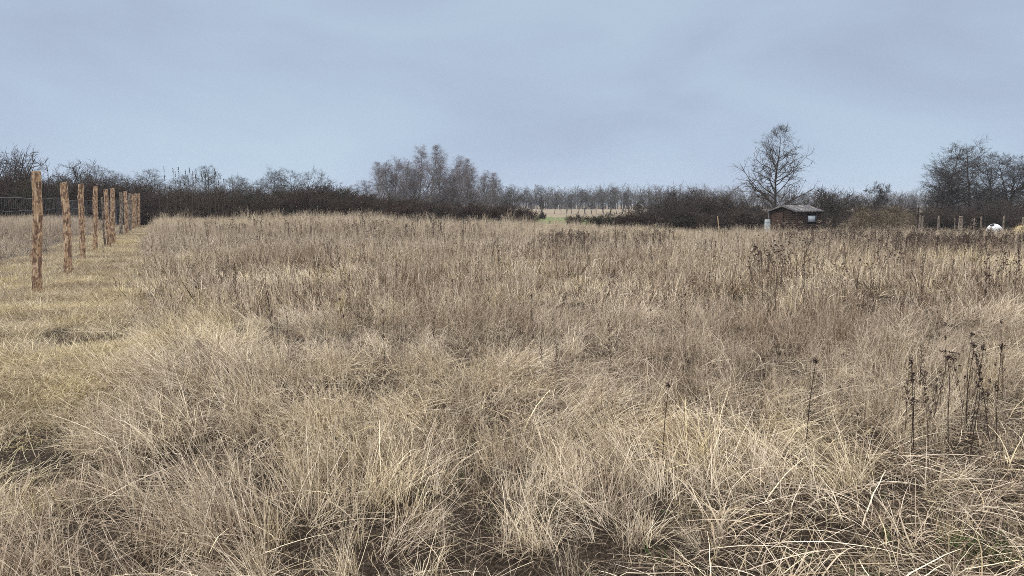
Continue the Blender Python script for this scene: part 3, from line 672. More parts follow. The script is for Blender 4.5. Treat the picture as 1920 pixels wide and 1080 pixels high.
# ------------------------------------------------------------------ wooden posts
def log_material(name, peel, barkc, dark):
    m, t, b = mat(name, .85, .15)
    tcn = N(t, 'ShaderNodeTexCoord'); oi = N(t, 'ShaderNodeObjectInfo')
    ad = N(t, 'ShaderNodeVectorMath', operation='ADD'); L(t, tcn.outputs['Object'], ad.inputs[0])
    cx = N(t, 'ShaderNodeCombineXYZ'); ml = N(t, 'ShaderNodeMath', operation='MULTIPLY'); ml.inputs[1].default_value = 37; L(t, oi.outputs['Random'], ml.inputs[0])
    L(t, ml.outputs[0], cx.inputs[2]); L(t, ml.outputs[0], cx.inputs[0]); L(t, cx.outputs[0], ad.inputs[1])
    m1 = N(t, 'ShaderNodeMapping'); m1.inputs['Scale'].default_value = (16, 16, 7); L(t, ad.outputs[0], m1.inputs[0])
    n1 = N(t, 'ShaderNodeTexNoise'); n1.inputs['Scale'].default_value = 1.2; n1.inputs['Detail'].default_value = 7; n1.inputs['Roughness'].default_value = .62; n1.inputs['Distortion'].default_value = .6; L(t, m1.outputs[0], n1.inputs['Vector'])
    m2 = N(t, 'ShaderNodeMapping'); m2.inputs['Scale'].default_value = (40, 40, 4); L(t, ad.outputs[0], m2.inputs[0])
    n2 = N(t, 'ShaderNodeTexNoise'); n2.inputs['Scale'].default_value = 1; n2.inputs['Detail'].default_value = 4; L(t, m2.outputs[0], n2.inputs['Vector'])
    wood = ramp(t, n2.outputs[0], [(.3, peel[0]), (.55, peel[1]), (.75, peel[2])])
    bk = ramp(t, n2.outputs[0], [(.3, dark), (.7, barkc)])
    msk = ramp(t, n1.outputs[0], [(.47, 0.0), (.53, 1.0)])
    mx = N(t, 'ShaderNodeMix', data_type='RGBA'); L(t, msk.outputs[0], mx.inputs[0]); L(t, wood.outputs[0], mx.inputs[6]); L(t, bk.outputs[0], mx.inputs[7])
    L(t, mx.outputs[2], b.inputs['Base Color'])
    bp = N(t, 'ShaderNodeBump'); bp.inputs['Strength'].default_value = .9; bp.inputs['Distance'].default_value = .012
    L(t, n1.outputs[0], bp.inputs['Height']); L(t, bp.outputs[0], b.inputs['Normal'])
    return m
M['log'] = log_material('peeled_log', ((.30, .18, .105), (.56, .39, .25), (.84, .70, .53)), (.29, .18, .125), (.11, .07, .05))
M['log_grey'] = log_material('weathered_log', ((.22, .18, .14), (.33, .28, .23), (.42, .37, .31)), (.16, .12, .09), (.07, .055, .045))
M['cut'] = simple_noise_mat('cut_wood', [(.3, (.38, .26, .15)), (.7, (.60, .46, .30))], 14)
def log_mesh(H, r, seed, cx=0, cyv=0, knots=5):
    rs = np.random.RandomState(seed); nz_, na = 46, 20
    z = np.linspace(-.35, H, nz_); a_ = np.arange(na) * 2 * math.pi / na
    Z, A_ = np.meshgrid(z, a_, indexing='ij')
    rr = r * (1.04 - .10 * Z / H) * (1 + .05 * np.sin(2 * A_ + rs.uniform(0, 6)) + .045 * wav(A_ * 2, Z * 9, 1, seed) + .04 * wav(np.cos(A_) * 4 + 9, Z * 22 + np.sin(A_) * 4, 1, seed + 1))
    for _ in range(knots):
        kz, ka = rs.uniform(.1, H * .95), rs.uniform(0, 6.28)
        dd = ((Z - kz) / .05) ** 2 + (np.angle(np.exp(1j * (A_ - ka))) / .55) ** 2
        rr = rr + r * .3 * np.exp(-dd)
    bx = cx * np.sin(Z / H * math.pi) + .008 * np.sin(Z * 4 + seed); by = cyv * np.sin(Z / H * math.pi)
    V = np.stack([rr * np.cos(A_) + bx, rr * np.sin(A_) + by, Z + (Z > H - .01) * .012 * np.cos(A_)], -1).reshape(-1, 3)
    i = np.arange(nz_ * na).reshape(nz_, na); nx = np.roll(i, -1, 1)
    F = np.stack([i[:-1], nx[:-1], nx[1:], i[1:]], -1).reshape(-1, 4)
    ring = V[-na:]; c = ring.mean(0)
    return V, F, ring, c
def post(name, base_px, top_px, wpx, seed, label, group, m='log', part='log', bend=(0, 0), stub=False):
    x, y, z = on_ground(*base_px)
    tx, ty, tz = at_dist(top_px[0], top_px[1], y)
    H = tz - z; r = wpx / 2 * (y / math.cos(0)) / FPX
    V, F, ring, c = log_mesh(H, r, seed, *bend)
    e = empty(name, (x, y, z), 0, label, 'post', group); e.rotation_euler = (TR.uniform(-.02, .02), math.atan2(tx - x, H), 0)
    me = make_mesh(part, V, F, M[m], {'r': np.full(len(V), .5)}, True); link_mesh(part, me, e)
    # saw-cut top, a disc 2 mm proud of the bark
    na = len(ring); inner = c + (ring - c) * .93 + [0, 0, .003]; ctr = c + [0, 0, .004]
    Vc = np.concatenate([ring, inner, [ctr]]); Fq = [[k, (k + 1) % na, na + (k + 1) % na, na + k] for k in range(na)] + [[na + k, na + (k + 1) % na, 2 * na, 2 * na] for k in range(na)]
    Fq = np.array(Fq[:na]); Ft = [[na + k, na + (k + 1) % na, 2 * na] for k in range(na)]
    mc = bpy.data.meshes.new('cut_top'); mc.from_pydata([tuple(v) for v in Vc], [], [tuple(f) for f in Fq.tolist()] + [tuple(f) for f in Ft]); mc.materials.append(M['cut'])
    link_mesh('cut_top', mc, e)
    return e
PG = 'rough wooden posts of the fence on the left'
ords = ['nearest and thickest peeled wooden post of the row', 'second post from the front, orange brown and leaning slightly left', 'third post from the front with a knotty top', 'fourth post from the front, reddish brown and straight']
posts_def = [((69.6, 553), (70, 321), 17.5, 0), ((128.5, 517), (118.5, 343), 13.5, 0), ((156, 490.5), (152, 345), 10.5, 0), ((178, 471), (178.7, 349.5), 8.6, 0),
             ((204.5, 467), (196.4, 355.4), 8.2, 0), ((212, 459), (211.5, 352.7), 8.0, 0), ((226.7, 442), (226, 360.7), 6.2, 1), ((238, 440), (235, 359), 6.6, 0),
             ((244, 435), (243, 362.8), 5.8, 1), ((249.5, 431), (249.5, 363.7), 5.2, 0), ((254.5, 428), (254, 362.8), 5.0, 0), ((260.5, 425.5), (260, 363), 5.0, 0)]
ords += ['fifth post, leaning with a narrow grey stake on its left side', 'sixth post from the front, right of the leaning one', 'pale greyish post seventh from the front', 'eighth post from the front, first of the tight far cluster',
         'ninth post from the front, pale', 'tenth post, between the pale ninth and the last two', 'last but one post of the row', 'last post of the row, against the dark thicket']
for i, (b_, t_, w_, g_) in enumerate(posts_def):
    post('fence_post', b_, t_, w_ * .93, 40 + i, ords[i], PG, 'log_grey' if g_ else 'log', bend=(.015 * math.sin(i * 2.3), .01))
post('wooden_stake', (197, 464.5), (191.7, 370.5), 3.6, 71, 'narrow grey wooden stake leaning on the left of the fifth post', None, 'log_grey', 'stake', (.0, 0))
post('wooden_stake', (207.5, 466), (206, 412), 2.6, 72, 'short thin stake between the fifth and sixth post', None, 'log', 'stake')

# ------------------------------------------------------------------ woven wire
def wire_material():
    m, t, b = mat('galvanised_wire', .45, .5); b.inputs['Base Color'].default_value = (.24, .24, .25, 1); b.inputs['Metallic'].default_value = .3; return m
M['wire'] = wire_material()
def wire_fence():
    bases = [on_ground(*p[0]) for p in posts_def if p[0][0] not in (204.5,)]
    first = np.array(bases[0]); step = np.array([7.5 * .36, -7.5 * .75, 0]) * 0 + (first - np.array(bases[1])) * 1.0
    pts = [first + step * 1.35] + [np.array(b_) for b_ in bases]
    off = np.array([-.105, -.05, 0]); pts = np.array(pts) + off; pts[:, 2] = ground(pts[:, 0], pts[:, 1])
    e = empty('wire_fence', tuple(pts[0]), 0, 'thin woven wire mesh strung along the left row of wooden posts', 'fence')
    o0 = pts[0]; P = pts - o0
    hs = [1.69, 1.47, 1.28, 1.11, .95, .80, .65, .50, .36, .22, .10]
    seg = []
    for a_, b_ in zip(P[:-1], P[1:]):
        for t in np.linspace(0, 1, 7)[:-1]: seg.append((a_ * (1 - t) + b_ * t, t))
    seg.append((P[-1], 0)); base = np.array([s_[0] for s_ in seg]); tt_ = np.array([s_[1] for s_ in seg]); sag = .025 * np.sin(tt_ * math.pi)
    W_ = np.stack([base + np.array([0, 0, h]) - np.stack([sag * 0, sag * 0, sag], -1) for h in hs], 0)
    V, F, I = tubes(W_, np.full(W_.shape[:2], .0019) * np.array([1.2] + [.8] * 9 + [1.])[:, None], 4)
    link_mesh('line_wires', make_mesh('line_wires', V, F, M['wire']), e)
    ln = np.linalg.norm(np.diff(P, axis=0), axis=1); cum = np.concatenate([[0], np.cumsum(ln)]); s_ = np.arange(.05, cum[-1], .15)
    bx_ = np.stack([np.interp(s_, cum, P[:, k]) for k in range(3)], -1); rs = np.random.RandomState(4)
    T_ = bx_ + [0, 0, 1.68]; dirv = unit(P[-1] - P[0]); B_ = bx_ + [0, 0, .1]
    St = np.stack([B_, (B_ + T_) / 2 + dirv * rs.normal(0, .012, (len(s_), 1)), T_ + dirv * rs.normal(.01, .02, (len(s_), 1))], 1)
    V, F, I = tubes(St, np.full(St.shape[:2], .0010), 4)
    link_mesh('stay_wires', make_mesh('stay_wires', V, F, M['wire']), e)
wire_fence()

# ------------------------------------------------------------------ shed
def shed():
    W_, Ld, Hw, Ha, th = 2.4, 2.5, 1.83, 2.20, math.radians(62)
    x, y, _ = at_dist(1495, 400, 45.5); z = -.68      # near corner (gable meets window wall)
    e = empty('garden_shed', (x, y, z), th * -1, 'small brown timber shed with low gabled roof and one window', 'shed', None, (.93, .93, .95))
    # local: gable end along -X at y=0, long wall along... gable faces -Y, window wall faces +X
    mw = simple_noise_mat('brown_boards', [(.3, (.032, .020, .015)), (.7, (.058, .037, .028))], 3.0, .3, .8, mscale=(1, 1, 9))
    md = simple_noise_mat('door_boards', [(.3, (.042, .024, .017)), (.7, (.075, .045, .032))], 4.0, .3, .8, mscale=(9, 9, 1))
    t_ = .03
    def gable(yy, nm):
        V = []; 
        for dy in (0, t_):
            V += [(-W_, yy + dy, -.1), (0, yy + dy, -.1), (0, yy + dy, Hw), (-W_ / 2, yy + dy, Ha), (-W_, yy + dy, Hw)]
        me = bpy.data.meshes.new(nm); me.from_pydata(V, [], [(0, 1, 2, 3, 4), (9, 8, 7, 6, 5), (0, 5, 6, 1), (1, 6, 7, 2), (2, 7, 8, 3), (3, 8, 9, 4), (4, 9, 5, 0)]); me.materials.append(mw)
        return link_mesh(nm, me, e)
    gable(0, 'gable_wall'); gable(Ld - t_, 'gable_wall')
    # side walls of lapped boards
    def side(x0, wins):
        g = Geo(); hz = np.arange(-.1, Hw - .001, .145)
        for q, h0 in enumerate(hz):
            h1 = min(h0 + .1449, Hw)
            spans = [(t_ + .002, Ld - t_ - .002)]
            for (a0, a1, b0, b1) in wins:
                if h1 > b0 and h0 < b1: spans = [(t_ + .002, a0), (a1, Ld - t_ - .002)]
            for s0, s1 in spans:
                g.add(*boxg(x0, x0 + .022, s0, s1, h0, h1))
        link_mesh('side_wall', g.mesh('side_wall', mw), e)
    wy0, wy1, wz0, wz1 = 1.05, 1.98, 1.04, 1.56
    side(-.024, [(wy0, wy1, wz0, wz1)]); side(-W_ + .002, [])
    # boards on the gable end, proud of the wall
    g = Geo()
    for q, h0 in enumerate(np.arange(-.1, Ha, .145)):
        h1 = h0 + .1449; hm = h1
        if hm < Hw: x0, x1 = -W_ + .03, -.03
        else:
            f = (hm - Hw) / (Ha - Hw)
            if f > .9: continue
            x0, x1 = -W_ + W_ / 2 * f + .04, -W_ / 2 * f - .04
        for (u0, u1) in ((x0, -W_ / 2 - .0), (-W_ / 2 + .0, x1)):
            if u0 < -W_ + 1.2 and h0 < 1.72 and u1 <= -W_ / 2 + .01: u0b, u1b = -W_ + .03, -W_ + .18; g.add(*boxg(u0b, u1b, -.016, -.001, h0, h1)); continue
            g.add(*boxg(u0, u1, -.016, -.001, h0, h1))
    link_mesh('cladding', g.mesh('cladding', mw), e)
    g = Geo()
    for q in range(8): g.add(*boxg(-W_ + .19 + q * .122, -W_ + .19 + q * .122 + .118, -.03, -.003, .02, 1.70))
    d = link_mesh('door', g.mesh('door', md), e)
    g = Geo().add(*boxg(-W_ + .5, -W_ + .66, -.055, -.034, 1.42, 1.46)); link_mesh('handle', g.mesh('handle', M['bark']), d)
    g = Geo()
    for (a0, b0) in ((-W_ - .02, -.022), (-W_ / 2 - .03, -.026), (-.035, -.022)):
        g.add(*boxg(a0, a0 + .055, b0 - .02, b0, -.1, Hw - .03 if a0 != -W_ / 2 - .03 else Ha - .06))
    g.add(*boxg(.002, .03, .9, .96, -.1, Hw - .02)); g.add(*boxg(.002, .03, Ld - .1, Ld - .02, -.1, Hw - .02))
    link_mesh('corner_boards', g.mesh('corner_boards', mw), e)
    # window
    mf, t, b = mat('window_frame_paint', .5, .4); b.inputs['Base Color'].default_value = (.035, .045, .07, 1)
    g = Geo(); fw = .055
    g.add(*boxg(-.02, .035, wy0, wy1, wz0, wz0 + fw)); g.add(*boxg(-.02, .035, wy0, wy1, wz1 - fw, wz1))
    g.add(*boxg(-.02, .035, wy0, wy0 + fw, wz0 + fw, wz1 - fw)); g.add(*boxg(-.02, .035, wy1 - fw * 1.8, wy1, wz0 + fw, wz1 - fw))
    w = link_mesh('window', g.mesh('window', mf), e)
    mg, t, b = mat('window_curtain', .25, .6); b.inputs['Base Color'].default_value = (.62, .68, .72, 1)
    g = Geo().add(*boxg(.0, .008, wy0 + fw, wy1 - fw * 1.8, wz0 + fw, wz1 - fw)); link_mesh('pane', g.mesh('pane', mg), w)
    # corrugated roof, two slopes
    mr, t, b = mat('old_roofing', .8, .3)
    tcn = N(t, 'ShaderNodeTexCoord'); m1 = N(t, 'ShaderNodeMapping'); m1.inputs['Scale'].default_value = (.8, 3.2, 1); L(t, tcn.outputs['Object'], m1.inputs[0])
    nn = N(t, 'ShaderNodeTexNoise'); nn.inputs['Scale'].default_value = 2.2; nn.inputs['Detail'].default_value = 6; L(t, m1.outputs[0], nn.inputs['Vector'])
    r = ramp(t, nn.outputs[0], [(.40, (.05, .048, .052)), (.54, (.12, .115, .12)), (.66, (.24, .225, .21)), (.80, (.45, .43, .41))]); L(t, r.outputs[0], b.inputs['Base Color'])
    ov = .16
    for sgn in (1, -1):
        ny, nx_ = 150, 5; yv = np.linspace(-ov, Ld + ov, ny); u = np.linspace(0, 1.16, nx_)
        U, Y_ = np.meshgrid(u, yv); X = -W_ / 2 + sgn * U * W_ / 2
        Zr = Ha + .03 - U * (Ha - Hw) + .018 * np.sin(Y_ * 2 * math.pi / .15)
        V = np.stack([X, Y_, Zr], -1).reshape(-1, 3); V2 = V - [0, 0, .02]
        i = np.arange(ny * nx_).reshape(ny, nx_); F = np.stack([i[:-1, :-1], i[:-1, 1:], i[1:, 1:], i[1:, :-1]], -1).reshape(-1, 4); nV = len(V)
        rim = []
        for a0, a1 in zip(i[0, :-1], i[0, 1:]): rim.append([a0, a0 + nV, a1 + nV, a1])
        for a0, a1 in zip(i[:-1, -1], i[1:, -1]): rim.append([a0, a0 + nV, a1 + nV, a1])
        for a0, a1 in zip(i[-1, :-1], i[-1, 1:]): rim.append([a0, a0 + nV, a1 + nV, a1])
        link_mesh('roof_sheet', make_mesh('roof_sheet', np.concatenate([V, V2]), np.concatenate([F, F[:, ::-1] + nV, np.array(rim)]), mr), e)
    # fascia along the gable
    ml = simple_noise_mat('grey_fascia', [(.3, (.10, .09, .085)), (.7, (.2, .18, .17))], 8)
    g = Geo()
    for sgn in (1, -1):
        x0, x1 = -W_ / 2, -W_ / 2 + sgn * W_ / 2 * 1.12; z0, z1 = Ha + .0, Ha - 1.12 * (Ha - Hw)
        V = np.array([[x, y_, zz] for y_ in (-ov - .004, -ov - .028) for (x, zz) in ((x0, z0 - .09), (x1, z1 - .09), (x1, z1), (x0, z0))], float)
        g.add(V, np.array([[0, 1, 2, 3], [7, 6, 5, 4], [0, 4, 5, 1], [1, 5, 6, 2], [2, 6, 7, 3], [3, 7, 4, 0]]))
    link_mesh('fascia', g.mesh('fascia', ml), e)
    g = Geo().add(*boxg(-W_ - .1, -W_ - .045, -.06, 0.0, .9, Hw - .05)); link_mesh('drainpipe', g.mesh('drainpipe', simple_noise_mat('pale_pipe', [(.3, (.2, .18, .18)), (.7, (.3, .28, .28))], 5)), e)
shed()
# caged water tank beside the shed
def caged_tank():
    x, y, _ = at_dist(1438.5, 420, 45.3); z = float(ground(x, y)); s = .42
    e = empty('water_tank', (x, y, z), .25, 'white plastic water tank in a wire cage at the left wall of the shed', 'tank', None, (.7, .7, 1.15))
    mt, t, b = mat('white_tank_plastic', .4, .4); b.inputs['Base Color'].default_value = (.66, .72, .72, 1)
    me = bpy.data.meshes.new('container')
    import bmesh
    bm = bmesh.new(); bmesh.ops.create_cube(bm, size=1); 
    for v in bm.verts: v.co = Vector((v.co.x * .30, v.co.y * .5, v.co.z * .92 + .62))
    bmesh.ops.bevel(bm, geom=list(bm.edges), offset=.05, segments=3, affect='EDGES'); bm.to_mesh(me); bm.free(); me.materials.append(mt)
    link_mesh('container', me, e)
    g = Geo()
    for yy in np.linspace(-.26, .26, 5):
        for xx in (-.165, .165): V, F, I = tubes(np.array([[[xx, yy, .14], [xx, yy, 1.1]]]), np.full((1, 2), .008), 4); g.add(V, F)
    for xx in np.linspace(-.165, .165, 4):
        for yy in (-.265, .265): V, F, I = tubes(np.array([[[xx, yy, .14], [xx, yy, 1.1]]]), np.full((1, 2), .008), 4); g.add(V, F)
    for zz in np.linspace(.16, 1.08, 6):
        V, F, I = tubes(np.array([[[-.165, -.265, zz], [.165, -.265, zz], [.165, .265, zz], [-.165, .265, zz], [-.165, -.265, zz]]]), np.full((1, 5), .008), 4); g.add(V, F)
    link_mesh('cage', g.mesh('cage', M['wire']), e)
    V, F, I = tubes(np.array([[[0, 0, 1.05], [0, 0, 1.085]]]), np.array([[.06, .06]]), 12); link_mesh('cap', make_mesh('cap', V, F, mt), e)
    g = Geo().add(*boxg(-.18, .18, -.28, .28, 0, .13)); link_mesh('pallet', g.mesh('pallet', M['log_grey']), e)
caged_tank()
# leaning pole left of the shed
def pole(name, pb, pt, Y, r, m, label, cat, group=None, zb=None):
    x, y, z = at_dist(pb[0], pb[1], Y); z = float(ground(x, y)) if zb is None else zb; x1, _, z1 = at_dist(pt[0], pt[1], Y)
    V, F, ring, c = log_mesh(z1 - z, r, int(pb[0]) % 89, knots=1)
    V[:, :2] += 0
    V = np.concatenate([V, [c]]); na = len(ring); n0 = len(V) - 1 - na
    o = bpy.data.meshes.new(name); o.from_pydata([tuple(v) for v in V], [], [tuple(f) for f in F.tolist()] + [(n0 + k, n0 + (k + 1) % na, len(V) - 1) for k in range(na)]); o.materials.append(M[m])
    ob = link_mesh(name, o, None, (x, y, z)); ob.rotation_euler = (TR.uniform(-.03, .03), math.atan2(x1 - x, z1 - z), 0)
    return tag(ob, label, cat, group)
pole('wooden_pole', (1351, 428), (1345, 405), 44, .032, 'cut', 'thin pale pole leaning left in front of the thicket left of the shed', 'pole')
pole('wooden_pole', (1721.5, 424), (1721, 389.5), 43, .028, 'bark', 'dark upright pole at the right foot of the brush heap', 'pole')
rp = [(1724.5, 404, 3, 'thin grey stake right behind the dark pole'), (1730.6, 405, 3.6, 'grey fence stake just right of the dark pole'), (1760, 405, 3.6, 'grey fence stake standing alone under the tall trees'),
      (1791, 409, 1.8, 'very thin low stake left of the double stakes'), (1800, 405.5, 4.6, 'thick left stake of the double pair'), (1804.5, 405.5, 3, 'thin right stake of the double pair'), (1826, 409, 1.8, 'very thin low stake left of the white dome'),
      (1840, 406.5, 3.2, 'grey stake left of the white dome'), (1882, 405, 3.4, 'grey stake right of the white dome'), (1918, 408, 3.2, 'grey stake at the right edge of the picture')]
for px, yt, w, lab in rp:
    pole('fence_stake', (px, 425), (px + TR.uniform(-.6, .6), yt), 43 + TR.uniform(-.4, .4), w / 2 * 43 / FPX, 'log_grey', lab, 'stake', 'grey fence stakes at the right far edge')
# white rounded hut with a dark opening
def dome():
    x, y, _ = at_dist(1866, 415, 42.0); z = float(ground(x, y)) + .12
    e = empty('plastic_dome', (x, y, z), -.75, 'white rounded plastic dome with a dark oval opening on top, half hidden in grass', 'dome')
    mt = simple_noise_mat('white_shell', [(.3, (.62, .64, .66)), (.7, (.82, .83, .84))], 6, .1, .5)
    mk, t, b = mat('dark_opening', .8, .1); b.inputs['Base Color'].default_value = (.02, .022, .03, 1)
    nu, nv = 32, 16; u = np.linspace(0, 2 * math.pi, nu, endpoint=False); v = np.linspace(.30, math.pi * .92, nv)
    VV, UU = np.meshgrid(v, u, indexing="ij"); r = .42
    P_ = np.stack([r * np.sin(VV) * np.cos(UU), r * np.sin(VV) * np.sin(UU), .76 * r * 1.5 * np.cos(VV)], -1)
    rot = np.array([[1, 0, 0], [0, math.cos(.6), -math.sin(.6)], [0, math.sin(.6), math.cos(.6)]]); rz_ = np.array([[math.cos(.25), 0, -math.sin(.25)], [0, 1, 0], [math.sin(.25), 0, math.cos(.25)]])
    R_ = rz_ @ rot
    V = P_.reshape(-1, 3) @ R_.T + [0, 0, .46]; i = np.arange(nu * nv).reshape(nv, nu); nx = np.roll(i, -1, 1)
    F = np.stack([i[:-1], i[1:], nx[1:], nx[:-1]], -1).reshape(-1, 4); link_mesh('shell', make_mesh('shell', V, F, mt, smooth=True), e)
    rim = V[:nu]; c = rim.mean(0); inn = c + (rim - c) * .9 - (R_ @ np.array([0, 0, .03]))
    Fr = [(k, (k + 1) % nu, nu + (k + 1) % nu, nu + k) for k in range(nu)] + [tuple(range(nu, 2 * nu))]
    me = bpy.data.meshes.new('opening'); me.from_pydata([tuple(q) for q in np.concatenate([rim, inn])], [], Fr); me.materials.append(mk); link_mesh('opening', me, e)
    x, y, _ = at_dist(1849, 418, 42.2)
    g = log_mesh(.42, .13, 7, knots=3); me = bpy.data.meshes.new('bucket'); n0 = len(g[0]); na = 20
    me.from_pydata([tuple(q) for q in g[0]], [], [tuple(f) for f in g[1].tolist()] + [tuple(range(n0 - na, n0))]); me.materials.append(mt)
    tag(link_mesh('bucket', me, None, (x, y, float(ground(x, y)))), 'small white bucket in the grass left of the dome', 'bucket')
dome()

# ------------------------------------------------------------------ heaps
def heap(name, px, yt, Y, rx, ry, label, cat, pale, seed):
    x, y, zt = at_dist(px, yt, Y); z = float(ground(x, y)); H = zt - z; rs = np.random.RandomState(seed)
    e = empty(name, (x, y, z), 0, label, cat)
    n = 70; u = np.linspace(-1.1, 1.1, n); X, Y_ = np.meshgrid(u, u); rr = np.sqrt(X ** 2 + Y_ ** 2)
    Hf = lambda a_, b_: H * np.clip(1 - (a_ ** 2 + b_ ** 2), -.1, 1) ** 1.0 * np.where(1 - (a_**2 + b_**2) > 0, 1, 1) * (.9 + .22 * wav(a_ * 4, b_ * 4, 1.2, seed)) - .06
    Zh = np.where(rr < 1, Hf(X, Y_), -.15) + .05 * H * wav(X * 22, Y_ * 22, 1, seed + 2)
    V = np.stack([X * rx, Y_ * ry, Zh], -1).reshape(-1, 3); i = np.arange(n * n).reshape(n, n)
    F = np.stack([i[:-1, :-1], i[:-1, 1:], i[1:, 1:], i[1:, :-1]], -1).reshape(-1, 4)
    link_mesh('mound', make_mesh('mound', V, F, simple_noise_mat(name + '_litter', [(.3, (.05, .036, .026) if not pale else (.38, .29, .14)), (.7, (.16, .12, .08) if not pale else (.62, .50, .28))], 9, .8), smooth=True), e)
    m = 6500 if not pale else 1500; a_ = rs.uniform(0, 6.283, m); q = np.sqrt(rs.uniform(0, 1, m)) * .98; bx_, by_ = q * np.cos(a_), q * np.sin(a_)
    S = np.stack([bx_ * rx, by_ * ry, Hf(bx_, by_) + .02], -1)
    d = np.stack([np.cos(a_) * (.3 + q), np.sin(a_) * (.3 + q), rs.uniform(.1, 1.1, m)], -1) + rs.normal(0, .35, (m, 3))
    P = grow(rs, S, d, rs.uniform(.2, .6, m) * (1 if not pale else .5), 5, .12, -.28)
    V, F, I = ribbons(P, np.full(P.shape[:2], .011) * np.linspace(1, .4, 6)[None], unit(np.stack([-np.sin(a_), np.cos(a_), rs.normal(0, .4, m)], -1)))
    link_mesh('stalks', make_mesh('stalks', V, F, M['heapstraw'] if not pale else M['mown'], {'r': rs.uniform(0, .9, m)[I]}), e)
    if not pale:   # long canes sticking out
        k = 260; a_ = rs.uniform(0, 6.283, k); q = rs.uniform(0, .9, k); S = np.stack([q * np.cos(a_) * rx, q * np.sin(a_) * ry, Hf(q * np.cos(a_), q * np.sin(a_))], -1)
        P = grow(rs, S, np.stack([np.cos(a_), np.sin(a_), rs.uniform(.4, 2.5, k)], -1), rs.uniform(.4, 1.0, k), 7, .08, -.15)
        V, F, I = tubes(P, np.full(P.shape[:2], .007), 3); link_mesh('canes', make_mesh('canes', V, F, M['twig'], {'r': np.full(len(V), .6)}), e)
M['heapstraw'] = grass_mat('heap_straw', [(0, (.03, .021, .014)), (.4, (.12, .09, .06)), (.65, (.38, .31, .21)), (1, (.5, .42, .3))], .1, False)
heap('brush_heap', 1668, 391, 47, 2.2, 1.7, 'large brown heap of brush and dead stalks under the flat topped tree', 'heap', False, 3)
heap('brush_heap', 1618, 400, 47, 1.7, 1.4, 'lower left shoulder heap of brown brush beside the large brush heap', 'heap', False, 4)
heap('straw_heap', 1930, 417, 34, 1.2, 1.0, 'yellow straw heap cut by the right edge of the picture', 'heap', True, 5)

# ------------------------------------------------------------------ reeds with dark heads, left
M['head'] = simple_noise_mat('dark_seed_head', [(.3, (.018, .014, .013)), (.7, (.05, .04, .035))], 20)
reed_px = [(307, 317), (309, 333), (325, 321), (328, 326), (335, 318), (347, 322), (353, 330), (355.5, 319), (361, 325), (352, 337), (368, 319), (366, 330), (377, 326), (385, 329), (379, 336), (402, 322), (404, 326), (401, 334), (409, 341), (412, 332), (420, 339), (345, 343), (334, 341), (338, 344), (390, 340), (371, 338), (362, 342), (296, 350), (436, 346), (317, 348)]
def reeds():
    rs = np.random.RandomState(8)
    for q, (px, py) in enumerate(reed_px):
        Y = 46.5 + rs.uniform(0, 2.5); x, y, zt = at_dist(px, py, Y); z = float(ground(x, y)); H = zt - z
        e = empty('reed', (x, y, z), 0, 'tall thin reed with a dark seed head standing above the left thicket' , 'reed', 'tall reeds with dark heads above the left thicket')
        lx = rs.normal(0, .06) * 2
        P = np.array([[[-lx, 0, -.05], [-lx * .6, 0, H * .35], [-lx * .25, 0, H * .7], [0, 0, H + .02]]]); V, F, I = tubes(P, np.array([[.011, .010, .008, .006]]), 4)
        link_mesh('stem', make_mesh('stem', V, F, M['heapstraw'], {'r': np.full(len(V), .35)}), e)
        # drooping one-sided head, ragged
        k = 26; S = np.stack([np.zeros(k), np.zeros(k), H + rs.uniform(-.17, .16, k)], -1); sd_ = 1 if rs.uniform() < .6 else -1
        d = np.stack([sd_ * rs.uniform(.1, .8, k), rs.normal(0, .4, k), rs.uniform(-.9, .6, k)], -1); Pq = grow(rs, S, d, rs.uniform(.03, .09, k), 3, .1, -.1)
        V, F, I = tubes(Pq, np.tile([.007, .014, .011, .003], (k, 1)), 5); link_mesh('seed_head', make_mesh('seed_head', V, F, M['head'], smooth=True), e)
reeds()

